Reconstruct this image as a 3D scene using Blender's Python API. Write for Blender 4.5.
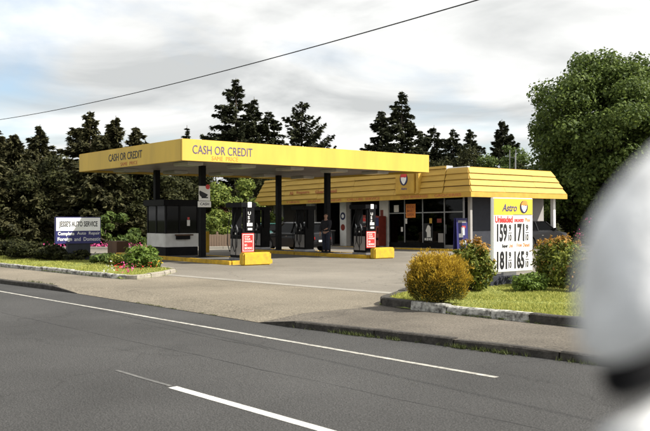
import bpy, bmesh, math, random
import numpy as np
from mathutils import Vector, Matrix
for o in list(bpy.data.objects): bpy.data.objects.remove(o)
S = bpy.context.scene; COL = S.collection
R = math.radians
random.seed(7); RNG = np.random.default_rng(7)

# ------------------------------------------------------------------ camera
CAMH = 1.7; FPX = 830.0; HY = 218.5; YAW = R(38.5)
VX, VY = -math.cos(YAW), math.sin(YAW)        # viewing direction on the ground
RX, RY = math.sin(YAW), math.cos(YAW)         # to the right of it
cd = bpy.data.cameras.new('camera'); cam = bpy.data.objects.new('camera', cd); COL.objects.link(cam)
cam.location = (0, 0, CAMH); cam.rotation_euler = (R(90), 0, R(90 - 38.5))
cd.sensor_width = 36; cd.lens = FPX / 650 * 36; cd.shift_y = (HY - 215.5) / 650
cd.clip_start = 0.05; cd.clip_end = 3000
cd.dof.use_dof = True; cd.dof.focus_distance = 24; cd.dof.aperture_fstop = 3.7
S.camera = cam

def at(x, y, z=0.0):
    """photo pixel -> point on the level z"""
    d = FPX * (CAMH - z) / (y - HY); s = (x - 325) / FPX
    return Vector((d * (VX + s * RX), d * (VY + s * RY), z))
def ray(x, d):
    s = (x - 325) / FPX
    return Vector((d * (VX + s * RX), d * (VY + s * RY), 0))
def hgt(y, d): return CAMH + (HY - y) * d / FPX

# ------------------------------------------------------------------ light
SUN_EL, SUN_AZ = R(45), R(40)                  # azimuth from +X towards +Y
sd = Vector((math.cos(SUN_AZ) * math.cos(SUN_EL), math.sin(SUN_AZ) * math.cos(SUN_EL), math.sin(SUN_EL)))
sl = bpy.data.lights.new('sun', 'SUN'); sl.energy = 5.0; sl.angle = R(0.6); sl.color = (1, 0.95, 0.86)
so = bpy.data.objects.new('sun', sl); COL.objects.link(so); so.location = (20, 20, 40)
so.rotation_euler = (-sd).to_track_quat('-Z', 'Y').to_euler()
W = bpy.data.worlds.new('World'); S.world = W; W.use_nodes = True
nt = W.node_tree; nt.nodes.clear(); N = nt.nodes.new; L = nt.links.new
out = N('ShaderNodeOutputWorld'); bg = N('ShaderNodeBackground'); bg.inputs[1].default_value = 0.1
sky = N('ShaderNodeTexSky'); sky.sky_type = 'NISHITA'; sky.sun_disc = False
sky.sun_elevation = SUN_EL; sky.sun_rotation = math.atan2(sd.x, sd.y); sky.air_density = 1.0; sky.dust_density = 1.5
tc = N('ShaderNodeTexCoord'); sep = N('ShaderNodeSeparateXYZ'); L(tc.outputs['Generated'], sep.inputs[0])
zc = N('ShaderNodeMath'); zc.operation = 'MAXIMUM'; zc.inputs[1].default_value = 0.0; L(sep.outputs[2], zc.inputs[0])
za = N('ShaderNodeMath'); za.operation = 'ADD'; za.inputs[1].default_value = 0.16; L(zc.outputs[0], za.inputs[0])
cb = N('ShaderNodeCombineXYZ')
for i in (0, 1):
    dv = N('ShaderNodeMath'); dv.operation = 'DIVIDE'; L(sep.outputs[i], dv.inputs[0]); L(za.outputs[0], dv.inputs[1]); L(dv.outputs[0], cb.inputs[i])
n1 = N('ShaderNodeTexNoise'); n1.inputs['Scale'].default_value = 0.75; n1.inputs['Detail'].default_value = 7; n1.inputs['Roughness'].default_value = 0.52
n1.inputs['Distortion'].default_value = 0.35
off = N('ShaderNodeVectorMath'); off.operation = 'ADD'; off.inputs[1].default_value = (12.54, 3.53, 0.0); L(cb.outputs[0], off.inputs[0]); L(off.outputs[0], n1.inputs['Vector'])
cr = N('ShaderNodeValToRGB'); cr.color_ramp.elements[0].position = 0.31; cr.color_ramp.elements[1].position = 0.47; cr.color_ramp.elements[0].color = (.12, .12, .12, 1); L(n1.outputs[0], cr.inputs[0])
n2 = N('ShaderNodeTexNoise'); n2.inputs['Scale'].default_value = 1.25; n2.inputs['Detail'].default_value = 6; n2.inputs['Distortion'].default_value = 0.5
off2 = N('ShaderNodeVectorMath'); off2.operation = 'ADD'; off2.inputs[1].default_value = (3.0, 12.8, 1.0); L(cb.outputs[0], off2.inputs[0]); L(off2.outputs[0], n2.inputs['Vector'])
cc = N('ShaderNodeValToRGB'); e = cc.color_ramp.elements
e[0].position = 0.36; e[0].color = (3.5, 3.6, 3.6, 1); e[1].position = 0.62; e[1].color = (6.6, 6.6, 6.45, 1); L(n2.outputs[0], cc.inputs[0])
mx = N('ShaderNodeMix'); mx.data_type = 'RGBA'; L(cr.outputs[0], mx.inputs[0]); L(sky.outputs[0], mx.inputs[6]); L(cc.outputs[0], mx.inputs[7])
L(mx.outputs[2], bg.inputs[0]); L(bg.outputs[0], out.inputs[0])
S.view_settings.view_transform = 'Standard'; S.view_settings.look = 'None'; S.view_settings.gamma = 1
S.view_settings.use_curve_mapping = False; S.view_settings.exposure = 0.9

# ------------------------------------------------------------------ materials
MT = {}
def nodes(name):
    m = bpy.data.materials.new(name); m.use_nodes = True; MT[name] = m
    t = m.node_tree; return m, t, t.nodes['Principled BSDF']
def mat(name, col, rough=0.6, metal=0.0, var=0.12, scale=6.0, bump=0.0, bscale=60.0, dirt=None, dscale=1.2, damt=0.5, spec=0.4, stretch=None, dlo=.45):
    """plain procedural surface: two noises vary the colour, a third gives fine relief, dirt = stain colour"""
    m, t, b = nodes(name); nw = t.nodes.new; lk = t.links.new
    co = nw('ShaderNodeTexCoord'); vec = co.outputs['Object']
    if stretch:
        mp = nw('ShaderNodeMapping'); mp.inputs['Scale'].default_value = stretch; lk(vec, mp.inputs[0]); vec = mp.outputs[0]
    a = nw('ShaderNodeTexNoise'); a.inputs['Scale'].default_value = scale; a.inputs['Detail'].default_value = 6; lk(vec, a.inputs['Vector'])
    r = nw('ShaderNodeValToRGB'); e = r.color_ramp.elements; e[0].position = 0.3; e[1].position = 0.7
    e[0].color = tuple(c * (1 - var) for c in col) + (1,); e[1].color = tuple(min(1, c * (1 + var)) for c in col) + (1,); lk(a.outputs[0], r.inputs[0])
    c = r.outputs[0]
    if dirt:
        d = nw('ShaderNodeTexNoise'); d.inputs['Scale'].default_value = dscale; d.inputs['Detail'].default_value = 8; d.inputs['Roughness'].default_value = 0.65; lk(vec, d.inputs['Vector'])
        dr = nw('ShaderNodeValToRGB'); dr.color_ramp.elements[0].position = dlo; dr.color_ramp.elements[1].position = dlo + .27
        dr.color_ramp.elements[1].color = (damt, damt, damt, 1); lk(d.outputs[0], dr.inputs[0])
        x = nw('ShaderNodeMix'); x.data_type = 'RGBA'; lk(dr.outputs[0], x.inputs[0]); lk(c, x.inputs[6]); x.inputs[7].default_value = tuple(dirt) + (1,); c = x.outputs[2]
    lk(c, b.inputs['Base Color']); b.inputs['Roughness'].default_value = rough; b.inputs['Metallic'].default_value = metal
    b.inputs['Specular IOR Level'].default_value = spec
    if bump:
        n = nw('ShaderNodeTexNoise'); n.inputs['Scale'].default_value = bscale; n.inputs['Detail'].default_value = 5; lk(vec, n.inputs['Vector'])
        bp = nw('ShaderNodeBump'); bp.inputs['Strength'].default_value = bump; bp.inputs['Distance'].default_value = 0.02; lk(n.outputs[0], bp.inputs['Height']); lk(bp.outputs[0], b.inputs['Normal'])
    return m
def paving(name, col, fine, speck, patch, pscale, stain, bump=0.5):
    """asphalt / old concrete: aggregate speckle, wide patches, dark stains, hairline cracks"""
    m, t, b = nodes(name); nw = t.nodes.new; lk = t.links.new
    co = nw('ShaderNodeTexCoord').outputs['Object']
    def noise(s, d=4, ro=0.6):
        n = nw('ShaderNodeTexNoise'); n.inputs['Scale'].default_value = s; n.inputs['Detail'].default_value = d; n.inputs['Roughness'].default_value = ro; lk(co, n.inputs['Vector']); return n.outputs[0]
    def ramp(i, p0, p1, c0, c1):
        r = nw('ShaderNodeValToRGB'); e = r.color_ramp.elements; e[0].position = p0; e[1].position = p1
        e[0].color = (c0, c0, c0, 1); e[1].color = (c1, c1, c1, 1); lk(i, r.inputs[0]); return r.outputs[0]
    def mul(a, bb):
        x = nw('ShaderNodeMix'); x.data_type = 'RGBA'; x.blend_type = 'MULTIPLY'; x.inputs[0].default_value = 1; lk(a, x.inputs[6]); lk(bb, x.inputs[7]); return x.outputs[2]
    base = nw('ShaderNodeRGB'); base.outputs[0].default_value = tuple(col) + (1,)
    nf = noise(fine, 2, 0.7)
    c = mul(base.outputs[0], ramp(nf, 0.35, 0.68, 1 - speck, 1 + speck * 1.3))
    c = mul(c, ramp(noise(fine * .35, 3), 0.3, 0.7, 1 - speck * .3, 1 + speck * .3))
    c = mul(c, ramp(noise(pscale, 6, 0.6), 0.32, 0.68, 1 - patch, 1 + patch))
    c = mul(c, ramp(noise(pscale * 2.7, 8, 0.7), 0.60, 0.78, 1, 1 - stain))
    v = nw('ShaderNodeTexVoronoi'); v.feature = 'DISTANCE_TO_EDGE'; v.inputs['Scale'].default_value = 0.22; 
    ds = nw('ShaderNodeVectorMath'); ds.operation = 'ADD'; nn = nw('ShaderNodeTexNoise'); nn.inputs['Scale'].default_value = 1.3; nn.inputs['Detail'].default_value = 6; lk(co, nn.inputs['Vector'])
    lk(co, ds.inputs[0]); lk(nn.outputs[1], ds.inputs[1]); lk(ds.outputs[0], v.inputs['Vector'])
    c = mul(c, ramp(v.outputs['Distance'], 0.0, 0.006, 1 - stain * .8, 1))
    lk(c, b.inputs['Base Color']); b.inputs['Roughness'].default_value = 0.88; b.inputs['Specular IOR Level'].default_value = 0.25
    bp = nw('ShaderNodeBump'); bp.inputs['Strength'].default_value = bump; bp.inputs['Distance'].default_value = 0.012; lk(nf, bp.inputs['Height']); lk(bp.outputs[0], b.inputs['Normal'])
    return m
def leaf(name, c0, c1, trans=0.25, c2=None):
    """foliage: every leaf face picks its own tone"""
    m, t, b = nodes(name); nw = t.nodes.new; lk = t.links.new
    g = nw('ShaderNodeNewGeometry'); r = nw('ShaderNodeValToRGB'); e = r.color_ramp.elements
    e[0].color = tuple(c0) + (1,); e[1].color = tuple(c1) + (1,)
    if c2: x = r.color_ramp.elements.new(0.93); x.color = tuple(c1) + (1,); e[-1].color = tuple(c2) + (1,)
    lk(g.outputs['Random Per Island'], r.inputs[0]); lk(r.outputs[0], b.inputs['Base Color'])
    b.inputs['Roughness'].default_value = 0.65; b.inputs['Specular IOR Level'].default_value = 0.08 if max(c1) < .12 else .22
    tr = nw('ShaderNodeBsdfTranslucent'); lk(r.outputs[0], tr.inputs[0]); ms = nw('ShaderNodeMixShader'); ms.inputs[0].default_value = trans
    lk(b.outputs[0], ms.inputs[1]); lk(tr.outputs[0], ms.inputs[2]); lk(ms.outputs[0], t.nodes['Material Output'].inputs[0])
    return m
def glass(name, tint, ior=1.25):
    m, t, b = nodes(name); nw = t.nodes.new; lk = t.links.new
    tr = nw('ShaderNodeBsdfTransparent'); tr.inputs[0].default_value = tuple(tint) + (1,)
    gl = nw('ShaderNodeBsdfGlossy'); gl.inputs['Roughness'].default_value = 0.03
    n = nw('ShaderNodeTexNoise'); n.inputs['Scale'].default_value = 0.8; bp = nw('ShaderNodeBump'); bp.inputs['Strength'].default_value = 0.05; lk(n.outputs[0], bp.inputs['Height']); lk(bp.outputs[0], gl.inputs['Normal'])
    f = nw('ShaderNodeFresnel'); f.inputs[0].default_value = ior; ms = nw('ShaderNodeMixShader')
    lk(f.outputs[0], ms.inputs[0]); lk(tr.outputs[0], ms.inputs[1]); lk(gl.outputs[0], ms.inputs[2]); lk(ms.outputs[0], t.nodes['Material Output'].inputs[0])
    t.nodes.remove(b); return m

paving('road', (.044, .0432, .042), 60, .62, .24, .30, .3, .9)
paving('lot', (.158, .143, .119), 30, .20, .24, .22, .42)
paving('apron', (.150, .130, .098), 30, .38, .22, .4, .35)
paving('walk', (.100, .087, .070), 32, .40, .28, .6, .4)
paving('concrete', (.24, .225, .195), 36, .12, .10, .8, .2)
mat('grey_slab', (.09, .085, .078), .9, var=.2, scale=4, dirt=(.03, .03, .028), dscale=2, damt=.7)
mat('tar', (.016, .016, .016), .6, var=.2)
mat('soil', (.06, .045, .03), .95, var=.3, scale=9, bump=.8, bscale=30)
mat('turf', (.17, .20, .05), .95, var=.3, scale=5, bump=.5, bscale=80, dirt=(.10, .12, .03), dscale=1.6)
mat('terrain', (.055, .065, .03), .95, var=.3, scale=.4, bump=.3, bscale=4)
mat('line_paint', (.66, .65, .60), .75, var=.1, scale=9, dirt=(.20, .19, .175), dscale=16, damt=.7)
mat('line_aged', (.40, .385, .34), .8, var=.15, scale=7, dirt=(.10, .095, .09), dscale=13, damt=.85, dlo=.4)
mat('line_worn', (.13, .127, .12), .85, var=.15, scale=9, dirt=(.05, .05, .05), dscale=11, damt=.8, dlo=.38)
mat('kerb_white', (.56, .55, .50), .85, var=.12, scale=8, bump=1.0, bscale=18, dirt=(.05, .046, .04), dscale=7, damt=1.0, dlo=.36)
mat('kerb_dark', (.032, .028, .023), .9, var=.3, scale=8, bump=.8, bscale=22, dirt=(.11, .10, .085), dscale=9, damt=.5)
mat('kerb_stone', (.27, .245, .20), .9, var=.15, scale=7, bump=.6, bscale=25, dirt=(.1, .09, .07), dscale=3, damt=.6)
mat('yellow_fascia', (.64, .425, .065), .55, var=.07, scale=1.3, bump=.06, bscale=3, dirt=(.44, .29, .06), dscale=1.6, damt=.45, stretch=(1, 1, .22))
mat('yellow_board', (.50, .315, .060), .7, var=.14, scale=2.5, bump=.25, bscale=14, dirt=(.42, .26, .05), dscale=1.4, damt=.55, stretch=(.35, 1, 4))
mat('yellow_trim', (.52, .32, .05), .6, var=.12, scale=3, dirt=(.40, .22, .04), dscale=2, damt=.5)
mat('yellow_kerb', (.60, .37, .020), .65, var=.1, scale=5, bump=.3, bscale=30, dirt=(.22, .14, .04), dscale=4, damt=.6)
mat('white_metal', (.66, .65, .62), .5, var=.05, scale=3, dirt=(.40, .38, .34), dscale=2.2, damt=.5)
mat('deck_metal', (.24, .205, .185), .45, .1, var=.16, scale=1.2, dirt=(.15, .12, .10), dscale=1.1, damt=.6)
mat('light_box', (.42, .40, .36), .4, var=.1, scale=3)
mat('black_paint', (.0055, .0055, .0065), .55, var=.3, scale=5, dirt=(.012, .011, .010), dscale=4, damt=.5, spec=.1)
mat('navy', (.018, .02, .075), .5, var=.15, scale=4)
mat('slate', (.022, .024, .034), .7, var=.15, scale=4)
mat('wall_grey', (.30, .285, .275), .8, var=.08, scale=2, bump=.2, bscale=25, dirt=(.28, .26, .24), dscale=1.3, damt=.5)
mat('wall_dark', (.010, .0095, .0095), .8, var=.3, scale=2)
mat('floor_dark', (.05, .048, .045), .6, var=.3, scale=1.5)
mat('sign_white', (.83, .82, .79), .45, var=.03, scale=4, dirt=(.62, .60, .55), dscale=3, damt=.35)
mat('sign_navy', (.022, .022, .115), .45, var=.1, scale=4)
mat('sign_yellow', (.86, .56, .05), .45, var=.04, scale=3)
mat('ink_navy', (.07, .065, .17), .5, var=.15, scale=12)
mat('ink_black', (.012, .012, .014), .5)
mat('ink_red', (.62, .05, .045), .5, var=.12, scale=12)
mat('ink_brick', (.42, .13, .05), .6, var=.2, scale=9)
mat('ink_orange', (.78, .26, .05), .5, var=.15, scale=9)
mat('red_plastic', (.50, .035, .03), .35, var=.1, scale=5)
mat('red_dark', (.20, .03, .02), .45, var=.2, scale=4)
mat('brown_timber', (.10, .055, .03), .8, var=.3, scale=4, bump=.4, bscale=14, stretch=(1, 1, .2))
mat('fence_timber', (.15, .105, .075), .9, var=.3, scale=3, bump=.5, bscale=10, stretch=(3, 3, .3))
mat('pole_timber', (.14, .10, .07), .9, var=.3, scale=3, bump=.5, bscale=9, stretch=(3, 3, .3))
mat('rubber', (.008, .008, .009), .8, var=.3, scale=20)
mat('chrome', (.55, .55, .56), .18, 1.0, var=.05)
mat('steel', (.32, .32, .33), .4, .8, var=.15, scale=6)
mat('paint_teal', (.02, .10, .095), .25, .2, var=.06, scale=2)
mat('paint_black', (.010, .010, .012), .2, .1, var=.1, scale=2)
mat('paint_char', (.006, .006, .008), .3, .1, var=.1, scale=2)
mat('paint_white', (.74, .75, .76), .28, 0, var=.03, scale=2)
mat('paint_mirror', (.62, .63, .64), .45, 0, var=.16, scale=45, bump=.5, bscale=60, dirt=(.36, .36, .36), dscale=30, damt=.5)
mat('seat_vinyl', (.05, .045, .04), .6, var=.2, scale=5)
mat('lamp_clear', (.7, .7, .68), .1, var=.05)
mat('lamp_red', (.4, .01, .01), .2, var=.1)
mat('skin', (.42, .24, .17), .55, var=.08, scale=20)
mat('cloth_dark', (.022, .022, .028), .9, var=.25, scale=14, bump=.3, bscale=60)
mat('cloth_blue', (.02, .025, .045), .9, var=.25, scale=14, bump=.3, bscale=60)
mat('hair', (.04, .025, .015), .7, var=.3, scale=30)
mat('bark', (.075, .058, .042), .95, var=.3, scale=3, bump=.9, bscale=8, stretch=(3, 3, .5))
mat('grey_bin', (.02, .021, .022), .7, var=.15, scale=4)
mat('paper', (.72, .71, .68), .8, var=.05, scale=5)
glass('window_glass', (.16, .17, .175)); glass('clear_glass', (.8, .82, .82)); glass('car_glass', (.12, .14, .14))
leaf('needle', (.014, .018, .010), (.056, .060, .030), .15)
leaf('needle_warm', (.020, .022, .011), (.090, .085, .038), .15)
leaf('leaf_dark', (.011, .014, .006), (.062, .064, .024), .25)
leaf('leaf_mid', (.035, .062, .014), (.135, .185, .042), .3)
leaf('leaf_maple', (.035, .060, .014), (.15, .20, .045), .35)
leaf('leaf_bright', (.07, .11, .02), (.24, .28, .06), .35)
leaf('leaf_copper', (.05, .025, .018), (.17, .08, .045), .25)
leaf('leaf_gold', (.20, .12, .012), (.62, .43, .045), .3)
leaf('leaf_gold_shade', (.04, .045, .010), (.17, .15, .022), .2)  # shade inside and under the golden shrub, put into the leaf colour
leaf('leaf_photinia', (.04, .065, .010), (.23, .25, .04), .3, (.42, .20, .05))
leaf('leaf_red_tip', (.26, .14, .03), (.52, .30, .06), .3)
leaf('leaf_low', (.05, .09, .015), (.20, .28, .05), .3)
leaf('grass_blade', (.16, .20, .035), (.50, .48, .13), .35)
leaf('weed', (.03, .04, .012), (.10, .12, .035), .25)
leaf('petal_pink', (.55, .05, .20), (.80, .14, .38), .3)
leaf('petal_red', (.50, .02, .02), (.70, .06, .05), .3)
leaf('petal_yellow', (.75, .42, .03), (.90, .60, .08), .3)
leaf('petal_white', (.65, .62, .58), (.85, .82, .78), .3)

# ------------------------------------------------------------------ builders
def tag(o, label=None, cat=None, group=None, kind=None):
    for k, v in (('label', label), ('category', cat), ('group', group), ('kind', kind)):
        if v: o[k] = v
    return o
def thing(name, label, cat, loc=(0, 0, 0), rz=0.0, group=None):
    o = bpy.data.objects.new(name, None); COL.objects.link(o); o.location = loc; o.rotation_euler = (0, 0, rz); o.empty_display_size = .2
    return tag(o, label, cat, group)
def link(name, me, m=None, parent=None, loc=None):
    if m and not me.materials: me.materials.append(MT[m])
    o = bpy.data.objects.new(name, me); COL.objects.link(o)
    if parent: o.parent = parent
    if loc: o.location = loc
    return o
def copy_tree(o, parent=None):
    c = o.copy(); COL.objects.link(c); c.parent = parent
    for ch in list(o.children): copy_tree(ch, c)
    return c
class MB:
    """collects simple solids; build() links them as one mesh object"""
    def __init__(s): s.v = []; s.f = []
    def add(s, vs, fs):
        n = len(s.v); s.v += [tuple(p) for p in vs]; s.f += [tuple(i + n for i in f) for f in fs]; return s
    def box(s, x0, x1, y0, y1, z0, z1):
        return s.hexa([(x0, y0), (x1, y0), (x1, y1), (x0, y1)], z0, [(x0, y0), (x1, y0), (x1, y1), (x0, y1)], z1)
    def hexa(s, lo, z0, hi, z1):
        return s.add([(x, y, z0) for x, y in lo] + [(x, y, z1) for x, y in hi], [(3, 2, 1, 0), (4, 5, 6, 7), (0, 1, 5, 4), (1, 2, 6, 5), (2, 3, 7, 6), (3, 0, 4, 7)])
    def prism(s, pts, z0, z1):
        n = len(pts)
        return s.add([(x, y, z0) for x, y in pts] + [(x, y, z1) for x, y in pts], [tuple(range(n))[::-1], tuple(range(n, 2 * n))] + [(i, (i + 1) % n, n + (i + 1) % n, n + i) for i in range(n)])
    def side(s, pts, y0, y1, in0=0):
        """profile in x,z pushed along y"""
        n = len(pts)
        return s.add([(x, y0, z) for x, z in pts] + [(x, y1, z) for x, z in pts], [tuple(range(n)), tuple(range(n, 2 * n))[::-1]] + [(i, n + i, n + (i + 1) % n, (i + 1) % n) for i in range(n)])
    def tube(s, path, rad, n=8):
        path = [Vector(p) for p in path]; rad = rad if isinstance(rad, (list, tuple)) else [rad] * len(path); rings = []
        up = Vector((0, 0, 1))
        for i, p in enumerate(path):
            d = (path[min(i + 1, len(path) - 1)] - path[max(i - 1, 0)]).normalized()
            a = d.cross(up if abs(d.z) < .95 else Vector((1, 0, 0))).normalized(); b = d.cross(a)
            rings.append([p + (a * math.cos(2 * math.pi * k / n) + b * math.sin(2 * math.pi * k / n)) * rad[i] for k in range(n)])
        vs = [q for r in rings for q in r]; fs = []
        for i in range(len(path) - 1):
            for k in range(n): fs.append((i * n + k, i * n + (k + 1) % n, (i + 1) * n + (k + 1) % n, (i + 1) * n + k))
        fs += [tuple(range(n))[::-1], tuple(range(len(vs) - n, len(vs)))]
        return s.add(vs, fs)
    def lathe(s, prof, c=(0, 0, 0), axis='Z', n=24):
        vs = []; fs = []; m = len(prof)
        for k in range(n):
            a = 2 * math.pi * k / n
            for r, h in prof:
                x, y = r * math.cos(a), r * math.sin(a)
                p = {'Z': (x, y, h), 'Y': (x, h, y), 'X': (h, x, y)}[axis]; vs.append((p[0] + c[0], p[1] + c[1], p[2] + c[2]))
        for k in range(n):
            for j in range(m - 1):
                q = (k + 1) % n; fs.append((k * m + j, q * m + j, q * m + j + 1, k * m + j + 1))
        return s.add(vs, fs)
    def mesh(s, name, smooth=False, bevel=0, fix=True):
        me = bpy.data.meshes.new(name); me.from_pydata(s.v, [], s.f)
        bm = bmesh.new(); bm.from_mesh(me)
        if fix: bmesh.ops.recalc_face_normals(bm, faces=bm.faces)
        if bevel: bmesh.ops.bevel(bm, geom=[e for e in bm.edges if len(e.link_faces) == 2 and e.calc_face_angle(0) > .5], offset=bevel, segments=2, affect='EDGES', clamp_overlap=True)
        if smooth:
            for f in bm.faces: f.smooth = True
            for e in bm.edges:
                if len(e.link_faces) == 2 and e.calc_face_angle(0) > .7: e.smooth = False
        bm.to_mesh(me); bm.free(); me.update(); return me
    def build(s, name, m, parent=None, smooth=False, bevel=0, loc=None, fix=True):
        return link(name, s.mesh(name, smooth, bevel, fix), m, parent, loc)
def box(name, m, parent, x0, x1, y0, y1, z0, z1, bevel=0): return MB().box(x0, x1, y0, y1, z0, z1).build(name, m, parent, bevel=bevel)
def struct(o): o['kind'] = 'structure'; return o
FACE = {'X+': Matrix(((0, 0, 1), (1, 0, 0), (0, 1, 0))), 'Y-': Matrix(((1, 0, 0), (0, 0, -1), (0, 1, 0)))}
def text(body, m, parent, c, w, h, face='X+', name='lettering', bold=0.0, shear=0.0, thick=.006, spacing=1.0, squash=None):
    """raised letters fitted into w x h metres, centred on c (local to parent)"""
    cu = bpy.data.curves.new('t', 'FONT'); cu.body = body; cu.extrude = .01; cu.offset = bold; cu.shear = shear; cu.space_character = spacing; cu.resolution_u = 3
    o = bpy.data.objects.new('t', cu); COL.objects.link(o); dg = bpy.context.evaluated_depsgraph_get(); me = bpy.data.meshes.new_from_object(o.evaluated_get(dg))
    bpy.data.objects.remove(o); v = np.array([x.co[:] for x in me.vertices]); lo, hi = v.min(0), v.max(0)
    v = (v - (lo + hi) / 2) / (hi - lo) * np.array([w, h, thick]); F = np.array(FACE[face]); v = v @ F.T
    me.vertices.foreach_set('co', v.ravel()); me.materials.clear(); me.update(); me.name = name
    return link(name, me, m, parent, c)
def face_plate(name, m, parent, c, w, h, t=.01, face='X+', bevel=0):
    x, y, z = c
    if face == 'X+': return box(name, m, parent, x, x + t, y - w / 2, y + w / 2, z - h / 2, z + h / 2, bevel)
    return box(name, m, parent, x - w / 2, x + w / 2, y - t, y, z - h / 2, z + h / 2, bevel)
def disc(name, m, parent, c, r, t=.008, face='X+', sx=1.0, a0=0, a1=360):
    n = 28; pts = [(r * sx * math.cos(R(a0 + (a1 - a0) * k / n)), r * math.sin(R(a0 + (a1 - a0) * k / n))) for k in range(n + (a1 - a0 < 360))]
    b = MB().prism(pts, 0, t); F = FACE[face]; b.v = [tuple(F @ Vector(p) + Vector(c)) for p in b.v]; return b.build(name, m, parent)
def emblem(parent, c, r, face='X+', red='ink_red'):
    """round badge: dark ring, white lower part, red cap sweeping up to the right"""
    x, y, z = c; e = (0.003, 0) if face == 'X+' else (0, -0.003)
    d = disc('emblem_ring', 'navy', parent, c, r, .008, face, .86)
    off = lambda k: (x + (k * .009 if face == 'X+' else 0), y - (0 if face == 'X+' else k * .009), z)
    def flat(nm, pts, m_, k):
        b = MB().prism([(px * r, py * r) for px, py in pts], 0, .004); F = FACE[face]; b.v = [tuple(F @ Vector(p) + Vector(off(k))) for p in b.v]; b.build(nm, m_, parent)
    flat('emblem_field', [(-.60, .22), (-.56, -.18), (-.34, -.55), (-.08, -.80), (.10, -.80), (.36, -.52), (.56, -.16), (.60, .25), (.22, .18), (-.08, .36)], 'sign_white', 1)
    flat('emblem_cap', [(-.74, .08), (-.60, .60), (-.20, .96), (.25, 1.04), (.62, .92), (.70, .45), (.55, .20), (.22, .32), (-.08, .22), (-.45, .34)], red, 1.5)
def scatter(name, cen, size, m, parent=None, nrm=None, aspect=1.7, up=0.0, tri=False, loc=None, along=None):
    """one mesh of small leaf faces at the given centres"""
    n = len(cen); size = np.broadcast_to(size, (n,))
    d = RNG.normal(size=(n, 3)) if nrm is None else nrm + RNG.normal(size=(n, 3)) * .55
    d[:, 2] += up; d /= np.linalg.norm(d, axis=1)[:, None] + 1e-9
    a = np.cross(d, RNG.normal(size=(n, 3))); a /= np.linalg.norm(a, axis=1)[:, None] + 1e-9; b = np.cross(d, a)
    if along is not None: b = along + RNG.normal(size=(n, 3)) * .35; b /= np.linalg.norm(b, axis=1)[:, None]; a = np.cross(d, b); a /= np.linalg.norm(a, axis=1)[:, None] + 1e-9
    a = a * (size * .5)[:, None]; b = b * (size * .5 * aspect)[:, None]
    V = np.stack([cen - b, cen + a - b * .1, cen + b, cen - a - b * .1], 1).reshape(-1, 3) if not tri else np.stack([cen - a, cen + a, cen + b * 2], 1).reshape(-1, 3)
    return link(name, fastmesh(name, V, 3 if tri else 4), m, parent, loc)
def fastmesh(name, V, k):
    me = bpy.data.meshes.new(name); n = len(V); me.vertices.add(n); me.vertices.foreach_set('co', np.ascontiguousarray(V, dtype=np.float32).ravel())
    me.loops.add(n); me.loops.foreach_set('vertex_index', np.arange(n, dtype=np.int32)); f = n // k
    me.polygons.add(f); me.polygons.foreach_set('loop_start', np.arange(0, n, k, dtype=np.int32)); me.polygons.foreach_set('loop_total', np.full(f, k, dtype=np.int32))
    me.update(calc_edges=True); return me

# ------------------------------------------------------------------ ground, road, pavements
def sheet(name, pts, m, z): return struct(MB().add([(x, y, z) for x, y in pts], [tuple(range(len(pts)))]).build(name, m))
ZR = -0.10
RD = Vector((math.cos(R(3.4)), math.sin(R(3.4)), 0)); RN = Vector((-RD.y, RD.x, 0))     # along / across the road
def rd(s, w, z): p = RD * s + RN * w; return (p.x, p.y, z)
W_EDGE = 7.72; W_MID = 4.70
struct(MB().add([(-700, -700, -.16), (700, -700, -.16), (700, 700, -.16), (-700, 700, -.16)], [(0, 1, 2, 3)]).build('ground', 'terrain'))
KL = [(-140, -.6), (-60, 4.25), (-23.7, 7.25), (-20.6, 7.62), (-19.2, 7.72)]             # road kerb, left of the driveway
KR = [(-11.9, 8.02), (-11.0, 8.12), (-8.4, 8.58), (-6.1, 8.93), (0, 9.5), (60, 14.5)]     # road kerb, right of it
MOUTH = [(-19.2, 7.72), (-11.9, 8.02)]
roadline = KL + KR
rp = [rd(-150, -12, 0)[:2], rd(80, -12, 0)[:2]] + [(60.0, 14.62)] + [(x, y + .12) for x, y in roadline[::-1]]
rb = MB(); 
rb.add([(x, y, ZR) for x, y in rp], [tuple(range(len(rp)))]); struct(rb.build('road', 'road'))
def stripe(name, s0, s1, w, wd, m, jitter=0):
    n = max(2, int((s1 - s0) / 1.5)); vs = []; fs = []
    for i in range(n + 1):
        s = s0 + (s1 - s0) * i / n; j = random.uniform(-1, 1) * jitter
        vs += [rd(s, w - wd / 2 + j, ZR + .004), rd(s, w + wd / 2 + j, ZR + .004)]
        if i: fs.append((2 * i - 2, 2 * i, 2 * i + 1, 2 * i - 1))
    return struct(MB().add(vs, fs).build(name, m))
se = RD.dot(at(495, 378, ZR))
stripe('edge_line_marking', -140, se, W_EDGE, .085, 'line_aged', .007)
s0 = RD.dot(at(170.6, 387.6, ZR)); stripe('lane_line_marking', s0, s0 + 3.4, W_MID, .11, 'line_paint', .003)
stripe('worn_lane_line_marking', s0 - 1.3, s0 - .06, W_MID + .02, .05, 'line_worn', .012)
for k in (-1, -2, -3, -4):
    if k < -1 : stripe('lane_line_marking', s0 + k * 12.2 - 3, s0 + k * 12.2 - .2, W_MID, .09, 'line_worn', .01)
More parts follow.
